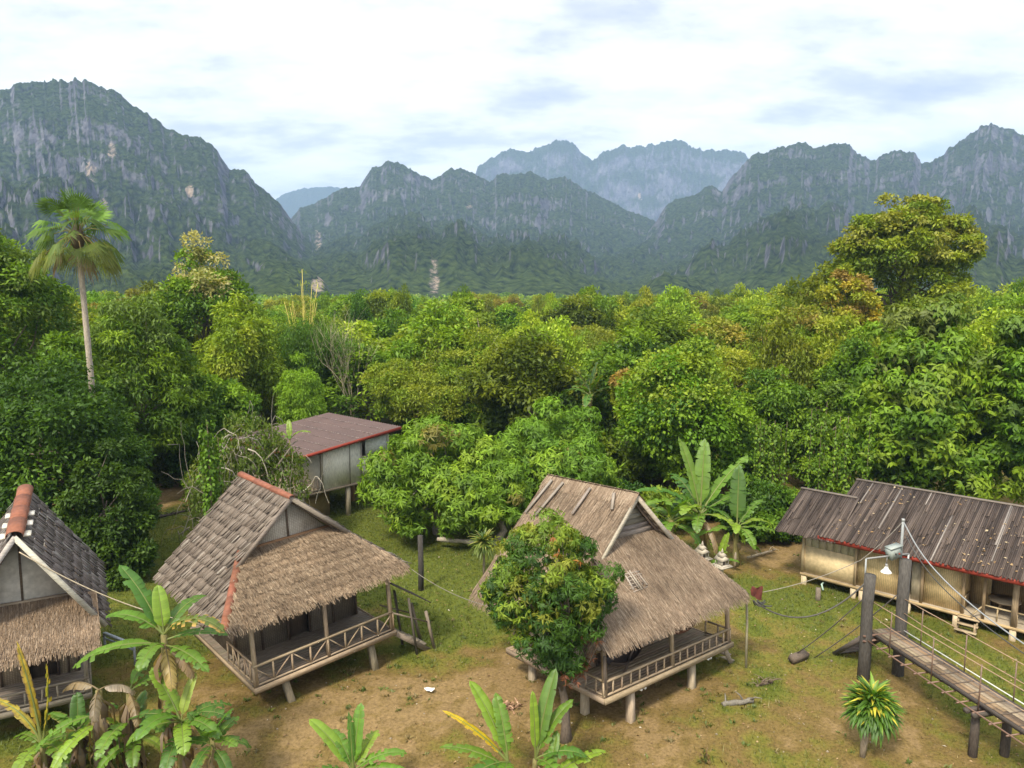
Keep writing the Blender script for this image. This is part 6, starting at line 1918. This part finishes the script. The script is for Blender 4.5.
Yb = 21.0
pb = at_y(160, 600, Yb); g0 = Vector((pb.x, Yb, 0))
zt = bz(158, 636, Yb)
banana('tall front banana plant with one yellow-edged drooping leaf, beside the cut-off hut', g0,
       [(0, 0, zt, .13, .0, .1, 34)],
       [dict(az=2.75, L=2.7, W=.60, elev=1.12, bend=.55, col=G2, torn=.3, dz=.1), dict(az=3.05, L=2.0, W=.6, elev=.75, bend=1.1, col=G1, torn=.15), dict(az=3.5, L=2.6, W=.6, elev=.35, bend=1.05, col=G1, torn=.1, dz=.35), dict(az=-.15, L=2.3, W=.62, elev=.85, bend=1.7, col=(.11, .17, .03), edge=(.62, .40, .10), torn=.55), dict(az=.2, L=1.9, W=.5, elev=.35, bend=.8, col=G2, torn=.2, dz=.2), dict(az=-.5, L=2.0, W=.5, elev=.15, bend=.75, col=G1, dz=.35),
        dict(az=2.2, L=1.5, W=.5, elev=1.35, bend=.35, col=G3, torn=.05), dict(az=-1.0, L=1.6, W=.5, elev=-.1, bend=1.3, col=(.45, .33, .13), dead=True, dz=.3, torn=.6), dict(az=-1.6, L=1.6, W=.55, elev=.55, bend=1.4, col=G1, dz=.3), dict(az=1.2, L=1.9, W=.55, elev=.8, bend=1.1, col=G2), dict(az=-.3, L=1.4, W=.45, elev=-.2, bend=1.1, col=BR, dead=True, dz=.4, torn=.6)])
zt5 = bz(205, 740, Yb - 1.0)
banana('small leafy banana sucker at the right end of the front clump', Vector((at_y(205, 600, Yb - 1.0).x, Yb - 1.0, 0)),
       [(0, 0, zt5, .10, 0, 0, 12)], fan_of(0, 11, .2, 1.35, .42, 1.2, -.1, .5, 1.3, 55, (G1, G2, G2), .25))
zt6 = bz(125, 735, Yb + .3)
banana('middle banana plant of the front clump, leaves crowded over dead ones', Vector((at_y(125, 600, Yb + .3).x, Yb + .3, 0)),
       [(0, 0, zt6, .13, .0, 0, 40)], fan_of(0, 12, 1.2, 1.6, .46, 1.25, -.2, .5, 1.4, 56, (G1, G2, G3), .3))
zt7 = bz(70, 728, Yb + .6)
banana('leafy banana plant between the yellow-leaved one and the dead-wrapped one', Vector((at_y(68, 600, Yb + .6).x, Yb + .6, 0)),
       [(0, 0, zt7, .13, .0, 0, 36)], fan_of(0, 11, 2.0, 1.7, .46, 1.2, -.2, .5, 1.4, 58, (G1, G2, G2), .4))
zt2 = bz(172, 722, Yb - .6)
banana('low lush banana plant below the tall one with broad bright leaves', Vector((at_y(172, 600, Yb - .6).x, Yb - .6, 0)),
       [(0, 0, zt2, .14, .05, 0, 26)],
       [dict(az=-.5, L=1.8, W=.52, elev=.55, bend=1.3, col=G1), dict(az=-.1, L=1.7, W=.5, elev=.7, bend=1.3, col=G2), dict(az=-1.9, L=1.9, W=.6, elev=.95, bend=1.6, col=G1, torn=.05), dict(az=2.6, L=1.9, W=.55, elev=1.0, bend=.5, col=G3), dict(az=1.2, L=1.4, W=.4, elev=1.25, bend=.4, col=(.22, .30, .05), torn=0), dict(az=-1.1, L=1.6, W=.5, elev=.4, bend=1.2, col=G3), dict(az=-2.6, L=1.6, W=.5, elev=.35, bend=1.2, col=G1), dict(az=3.1, L=1.7, W=.45, elev=.5, bend=1.1, col=G2), dict(az=.6, L=1.5, W=.5, elev=.5, bend=1.0, col=G2), dict(az=-1.5, L=1.5, W=.5, elev=.1, bend=1.0, col=G2, dz=.3)])
zt3 = bz(92, 690, Yb)
banana('banana plant wrapped in brown dead leaves left of the tall one', Vector((at_y(92, 600, Yb).x, Yb, 0)),
       [(0, 0, zt3, .15, 0, 0, 60), (.75, .2, zt3 * .93, .12, .05, 0, 44)],
       [dict(az=2.9, L=1.5, W=.4, elev=.5, bend=1.5, col=BR, dead=True, torn=.6), dict(az=-1.2, L=1.3, W=.4, elev=.3, bend=1.6, col=GY, dead=True, torn=.6), dict(az=.3, L=1.2, W=.4, elev=.5, bend=1.8, col=(.42, .33, .26), dead=True, torn=.6), dict(az=-2.5, L=1.9, W=.5, elev=.2, bend=1.1, col=G1, dz=.8), dict(az=-2.0, L=1.8, W=.5, elev=.0, bend=.9, col=G3, dz=1.0), dict(az=1.0, L=1.6, W=.5, elev=1.1, bend=.5, col=G1, s=1), dict(az=.5, L=1.5, W=.5, elev=.7, bend=1.2, col=G1, s=1), dict(az=-.9, L=1.4, W=.4, elev=.2, bend=1.4, col=BR, dead=True, s=1, torn=.6), dict(az=-1.7, L=1.7, W=.5, elev=.35, bend=1.2, col=G1, s=1, dz=.9), dict(az=-.4, L=1.5, W=.5, elev=.3, bend=1.1, col=G2, s=1, dz=.7)])
zt4 = bz(40, 745, Yb - .3)
banana('leftmost banana plant with a bent yellowing leaf and ragged brown rib', Vector((at_y(30, 600, Yb - .3).x, Yb - .3, 0)),
       [(0, 0, zt4, .12, 0, 0, 30)],
       [dict(az=.3, L=2.6, W=.36, elev=1.35, bend=-.25, col=(.30, .30, .04), edge=(.50, .36, .04), torn=.5), dict(az=2.6, L=3.2, W=.26, elev=1.35, bend=.25, col=(.46, .35, .03), edge=(.24, .15, .05), torn=.9), dict(az=2.9, L=2.6, W=.3, elev=1.1, bend=1.3, col=(.40, .33, .04), edge=(.26, .17, .05), torn=.9), dict(az=2.7, L=1.5, W=.4, elev=.4, bend=1.2, col=G1), dict(az=-.6, L=1.7, W=.5, elev=.5, bend=1.1, col=G1), dict(az=-1.6, L=1.4, W=.45, elev=.4, bend=1.2, col=G3)])
Yc = 19.6
zc = bz(350, 772, Yc)
banana('young banana plant at the bottom edge, a curled shoot in its middle', Vector((at_y(348, 600, Yc).x, Yc, 0)),
       [(0, 0, zc, .12, 0, 0, 6)],
       [dict(az=2.75, L=2.0, W=.55, elev=.95, bend=.55, col=G3, torn=.0), dict(az=1.3, L=1.9, W=.45, elev=1.35, bend=.25, col=G1, torn=.1), dict(az=2.0, L=1.7, W=.20, elev=1.45, bend=.15, col=G2, torn=.7), dict(az=.15, L=1.7, W=.45, elev=.75, bend=1.1, col=G1), dict(az=-.2, L=1.9, W=.45, elev=.45, bend=.9, col=G1, torn=.4), dict(az=.9, L=1.3, W=.5, elev=1.0, bend=.7, col=G3), dict(az=-1.9, L=1.3, W=.45, elev=.7, bend=1.2, col=G1), dict(az=-2.8, L=1.6, W=.45, elev=.5, bend=1.1, col=G2), dict(az=2.4, L=1.4, W=.5, elev=1.1, bend=.9, col=G1)])
zd_ = bz(515, 762, Yc)
banana('banana clump at the bottom edge left of the mango trunk, one yellow leaf', Vector((at_y(508, 600, Yc).x, Yc, 0)),
       [(0, 0, zd_, .13, 0, 0, 8), (.75, .25, zd_ * .95, .12, .05, 0, 8), (1.2, -.1, zd_ * .7, .1, 0, 0, 4)],
       [dict(az=2.5, L=2.5, W=.56, elev=1.15, bend=.45, col=G3, torn=.05), dict(az=2.0, L=1.9, W=.5, elev=1.3, bend=.5, col=G1), dict(az=3.0, L=2.1, W=.42, elev=.55, bend=.7, col=G1, dz=.2), dict(az=2.9, L=2.4, W=.30, elev=.80, bend=.5, col=(.55, .42, .02), edge=(.45, .30, .02), torn=.3), dict(az=-2.9, L=2.2, W=.55, elev=.25, bend=.7, col=G1, dz=.3), dict(az=-2.4, L=1.9, W=.5, elev=.45, bend=1.0, col=G2), dict(az=-1.7, L=1.5, W=.5, elev=.5, bend=1.1, col=G1),
        dict(s=1, az=1.9, L=2.0, W=.3, elev=1.5, bend=.15, col=G3, torn=.0), dict(s=1, az=.9, L=2.6, W=.55, elev=1.3, bend=.3, col=(.11, .21, .03), torn=.1), dict(s=1, az=.5, L=2.0, W=.5, elev=1.2, bend=.8, col=G1, torn=.3), dict(s=1, az=-.1, L=1.6, W=.5, elev=.6, bend=1.1, col=G2), dict(s=1, az=-1.0, L=1.5, W=.5, elev=.5, bend=1.0, col=G1),
        dict(s=2, az=.35, L=1.9, W=.42, elev=.55, bend=.7, col=G3), dict(s=2, az=-.4, L=1.4, W=.4, elev=.5, bend=1.0, col=G1), dict(s=2, az=1.2, L=1.3, W=.35, elev=1.2, bend=.4, col=G1)])
Yk = 39.5
zk = bz(698, 515, Yk)
banana('tallest banana plant behind the thatched hut, bright upright leaves', Vector((at_y(706, 500, Yk).x, Yk, 0)),
       [(0, 0, zk, .22, -.3, 0, 8)],
       [dict(az=2.3, L=4.4, W=1.0, elev=1.35, bend=.3, col=(.14, .23, .03), torn=.1), dict(az=1.2, L=4.3, W=.95, elev=1.38, bend=.2, col=G1, torn=.4), dict(az=.35, L=4.4, W=1.0, elev=1.0, bend=.45, col=G1, torn=.5), dict(az=.05, L=3.2, W=.8, elev=.75, bend=.8, col=G1, torn=.4), dict(az=3.1, L=4.2, W=1.0, elev=.85, bend=1.2, col=G2, torn=.3), dict(az=3.4, L=3.8, W=.9, elev=.7, bend=1.1, col=G1, torn=.3), dict(az=-2.2, L=3.0, W=.8, elev=.9, bend=1.5, col=G3), dict(az=-.6, L=3.2, W=.7, elev=.3, bend=1.7, col=G3, torn=.4), dict(az=-1.9, L=2.4, W=.7, elev=.5, bend=1.5, col=G1), dict(az=2.0, L=3.4, W=.8, elev=1.0, bend=1.0, col=G2), dict(az=-1.2, L=2.5, W=.5, elev=-.3, bend=1.2, col=BR, dead=True, torn=.6), dict(az=2.8, L=3.0, W=.8, elev=.2, bend=1.0, col=G2, dz=.4)], stemcol=(.22, .15, .06))
zk2 = bz(738, 528, Yk - .6)
banana('middle-sized banana plant nearest the annex, leaves arching over', Vector((at_y(738, 500, Yk - .6).x, Yk - .6, 0)),
       [(0, 0, zk2, .18, 0, 0, 5)],
       [dict(az=1.3, L=3.4, W=.9, elev=1.42, bend=.15, col=G2, torn=.5), dict(az=.4, L=2.3, W=.6, elev=1.0, bend=.7, col=G1), dict(az=.0, L=2.2, W=.6, elev=.75, bend=1.6, col=G3), dict(az=-.3, L=2.0, W=.6, elev=.3, bend=.7, col=G1), dict(az=2.7, L=2.4, W=.7, elev=.9, bend=1.0, col=G2), dict(az=3.3, L=2.4, W=.6, elev=.2, bend=.8, col=G1), dict(az=-1.3, L=2.0, W=.6, elev=.3, bend=1.5, col=G1), dict(az=-1.9, L=1.8, W=.5, elev=.7, bend=1.3, col=G3), dict(az=.2, L=1.8, W=.5, elev=-.1, bend=.9, col=G1, dz=.7)])
zk3 = bz(668, 520, Yk - .4)
banana('banana plant at the left of the group behind the thatched hut', Vector((at_y(672, 500, Yk - .4).x, Yk - .4, 0)),
       [(0, 0, zk3, .18, 0, 0, 5)],
       fan_of(0, 10, 2.6, 2.5, .7, 1.3, .0, .5, 1.3, 5, (G1, G2, G3)))
zk4 = bz(722, 565, Yk - 1.2)
banana('young broad-leaved banana shoots between the two spirit houses', Vector((at_y(722, 500, Yk - 1.2).x, Yk - 1.2, 0)),
       [(0, 0, max(.4, zk4), .08, 0, 0, 0)], [dict(az=2.3, L=1.5, W=.5, elev=1.3, bend=.4, col=G3), dict(az=.5, L=1.7, W=.55, elev=1.35, bend=.3, col=G3), dict(az=-.5, L=1.1, W=.4, elev=.6, bend=1, col=G1), dict(az=-2.2, L=1.2, W=.4, elev=.6, bend=1, col=G1)])
banana('far banana plant with dark leaves among the trees above the mango trees', place(592, 60), [(0, 0, bz(592, 395, 60), .2, 0, 0, 0)], fan_of(0, 9, .5, 3.6, .8, 1.4, .2, .4, 1.2, 9, (G2, (.05, .11, .03)), .5))
pp = place(284, 42.6)
banana('small young plant with a few pale leaves sprouting from the tangled shrub', pp, [(0, 0, bz(284, 440, 42.6), .07, 0, 0, 0)], [dict(az=1.9, L=1.3, W=.35, elev=1.3, bend=.4, col=G3, torn=.6), dict(az=.0, L=1.5, W=.35, elev=1.0, bend=1.5, col=G3, torn=.6), dict(az=3.0, L=1.1, W=.3, elev=1.0, bend=1.4, col=G3, torn=.6), dict(az=-1.3, L=1.0, W=.3, elev=.9, bend=1.4, col=G1, torn=.6)])


# ------------------------------------------------------------------ fan palm
def fan_palm():
    Yp = 44.0; heart = at_y(77, 234, Yp); p = Vector((heart.x + .3, Yp, 0)); h = heart.z
    t = empty('fan_palm', 'tall fan palm with slim pale trunk on the left', 'palm tree', p)
    mb = MB(); n = 26
    tube(mb, [(-.3 * (i / n) ** 2, 0, h * i / n - .2 * (i == 0)) for i in range(n + 1)], [.19 * (1.3 if i == 0 else 1) * (1 - .25 * i / n) * (1 + .05 * (i % 2)) for i in range(n + 1)], (.36, .31, .25), 12, wob=.04)
    mb.build('trunk', M_BARK, t, True)
    rg = np.random.default_rng(21); cr = MB(); dead = MB()
    tube(cr, [(-.3, 0, h - 1.0), (-.3, 0, h - .2), (-.3, 0, h + .5)], [.22, .42, .2], (.13, .10, .06), 10, wob=.15)
    O = np.array([-.3, 0, h])
    N_ = 40
    for k in range(N_):
        f = k / (N_ - 1)
        el = math.radians(88 - 140 * f ** .95 + rg.uniform(-13, 13)); az = k * 2.39996 + rg.uniform(-.5, .5)
        d = np.array([math.cos(az) * math.cos(el), math.sin(az) * math.cos(el), math.sin(el)])
        pl = rg.uniform(1.2, 2.0); fr = rg.uniform(1.15, 1.5)
        mbx = cr; yellow = max(0, f - .5) * 2
        c = np.array([.12, .22, .035]) * (1 - yellow) + np.array([.26, .27, .05]) * yellow
        if f > .95:
            mbx = dead; c = np.array([.28, .20, .10])
        c = c * rg.uniform(.6, 1.35)
        mid = O + d * pl * .5 + np.array([0, 0, .12]); e = O + d * pl - np.array([0, 0, .22 * math.cos(el) * pl * .6])
        tube(mbx, [tuple(O), tuple(mid), tuple(e)], [.05, .035, .025], np.array((.20, .20, .06)) if f < .7 else np.array((.3, .22, .1)), 5, cap=False)
        s = unit(np.cross(d, np.array([0, 0, 1.0]))); u = np.cross(s, d)
        rl = rg.uniform(-.7, .7); s, u = s * math.cos(rl) + u * math.sin(rl), u * math.cos(rl) - s * math.sin(rl)
        d2 = unit(d - np.array([0, 0, .10 + .35 * math.cos(el)])); u2 = np.cross(s, d2)
        ns = 24; rng_ = math.radians(rg.uniform(80, 112))
        V = []; Fq = []; C = []
        for j in range(ns):
            th = -rng_ + 2 * rng_ * (j + .5) / ns; hw = rng_ / ns * .62
            L = fr * (1 - .12 * abs(th) / rng_) * rg.uniform(.92, 1.05)
            a = math.cos(th) * d2 + math.sin(th) * s
            mdl = e + a * L * .6 + u2 * .06; q = e + a * L - np.array([0, 0, (.12 if el > .6 else .40) * L * (.4 + rg.random() * 1.1)])
            l = e + (math.cos(th - hw) * d2 + math.sin(th - hw) * s) * L * .5; r = e + (math.cos(th + hw) * d2 + math.sin(th + hw) * s) * L * .5
            b = len(V); V += [e, l, mdl, r, q]; Fq += [(b, b + 3, b + 2, b + 1)]; C += [c] * 4 + [c * 1.1]
            cc = c * rg.uniform(.85, 1.15)
            mbx.add(np.array([e, r, mdl, l]), [(0, 1, 2, 3)], cc); mbx.add(np.array([l, mdl, r, q]), [(0, 1, 2), (0, 2, 3)] if False else [(0, 1, 3), (1, 2, 3)], cc)
    cr.build('crown', M_LEAF_KEY, t); dead.build('dead_fronds', M_LEAF_KEY, t)


fan_palm()


# ------------------------------------------------------------------ dracaenas
def rosette(name, label, cat, loc, h, r, n, cols, seed, stemr=.05, lean=(0, 0), heads=((0, 0, 0),), w=.075):
    t = empty(name, label, cat, loc); rg = np.random.default_rng(seed)
    st = MB(); lf = MB()
    for hx, hy, hz in heads:
        top = np.array([lean[0] + hx, lean[1] + hy, h + hz])
        tube(st, [(0, 0, -.1), (lean[0] * .3 + hx * .5, lean[1] * .3 + hy * .5, h * .5), tuple(top)], [stemr * 1.2, stemr, stemr * .8], (.30, .25, .19), 8)
        for k in range(n):
            f = rg.random(); el = math.radians(85 - 120 * f + rg.uniform(-8, 8)); az = rg.uniform(0, 6.283)
            L = r * rg.uniform(.75, 1.15); c = np.array(mixraw(cols, 1, rg)[0]) * rg.uniform(.75, 1.25)
            if f > .55:
                c = np.array(cols[0][1]) * rg.uniform(.7, 1.1)
            s = np.array([-math.sin(az), math.cos(az), 0]); P = [top - np.array([0, 0, .28 * r * rg.random() * 1.4])]; m = 5
            for i in range(m):
                e = el - (i / m) * rg.uniform(.9, 1.4)
                P.append(P[-1] + np.array([math.cos(az) * math.cos(e), math.sin(az) * math.cos(e), math.sin(e)]) * L / m)
            V = []
            for i, q in enumerate(P):
                ww = w * (.5, .95, 1, .8, .5, .03)[i] / 2
                V += [q - s * ww + np.array([0, 0, ww * .5]), q, q + s * ww + np.array([0, 0, ww * .5])]
            Fq = []
            for i in range(m):
                b = i * 3; Fq += [(b, b + 1, b + 4, b + 3), (b + 1, b + 2, b + 5, b + 4)]
            lf.add(np.array(V), np.array(Fq), c)
    st.build('stem', M_BARK, t, True); lf.build('foliage', M_BANANA, t)


pd = at(862, 757, 0); zc_ = bz(872, 706, pd.y)
rosette('dracaena', 'round yellow-green dracaena on a bare stem beside the footbridge posts', 'dracaena', pd, zc_ + .2, .86, 340, [(5, (.10, .21, .022)), (2, (.19, .31, .035)), (1.3, (.60, .52, .06))], 1, .07, (.25, 0), ((0, 0, 0), (.10, -.1, -.22), (-.16, .05, -.2)), w=.13)
pd2 = at(484, 575, 0)
rosette('dracaena', 'pale striped dracaena half hidden behind the small mango tree', 'dracaena', pd2, bz(486, 541, pd2.y), 1.0, 170, [(2, (.20, .27, .05)), (2, (.42, .42, .12)), (2, (.07, .13, .025))], 2, .06, w=.11)
rosette('dracaena', 'small star-shaped dracaena in the dark edge above the annex', 'dracaena', place(785, 45), bz(785, 490, 45), 1.1, 60, [(2, (.13, .21, .04)), (1, (.20, .27, .06))], 3, .06, w=.10)


def rail_piece():
    a = at(104, 633, .9); b = at(134, 645, .9); m = (a + b) / 2
    t = empty('metal_rail', 'bluish metal gutter rail sticking out beside the left hut', 'rail', Vector((m.x, m.y, 0)))
    f = MB(); beam(f, a - Vector((m.x, m.y, 0)), b - Vector((m.x, m.y, 0)), .12, .08, (.35, .40, .46)); beam(f, a - Vector((m.x, m.y, .22)), b - Vector((m.x, m.y, .22)), .05, .05, (.35, .40, .46)); f.build('beam', M_METAL, t)
    for q in (a, b):
        f = MB(); beam(f, Vector((q.x - m.x, q.y - m.y, -.2)), Vector((q.x - m.x, q.y - m.y, .88)), .07, .07, (.3, .32, .35)); f.build('post', M_METAL, t)


rail_piece()
print('objects', len(bpy.data.objects), 'verts', sum(len(m.vertices) for m in bpy.data.meshes))
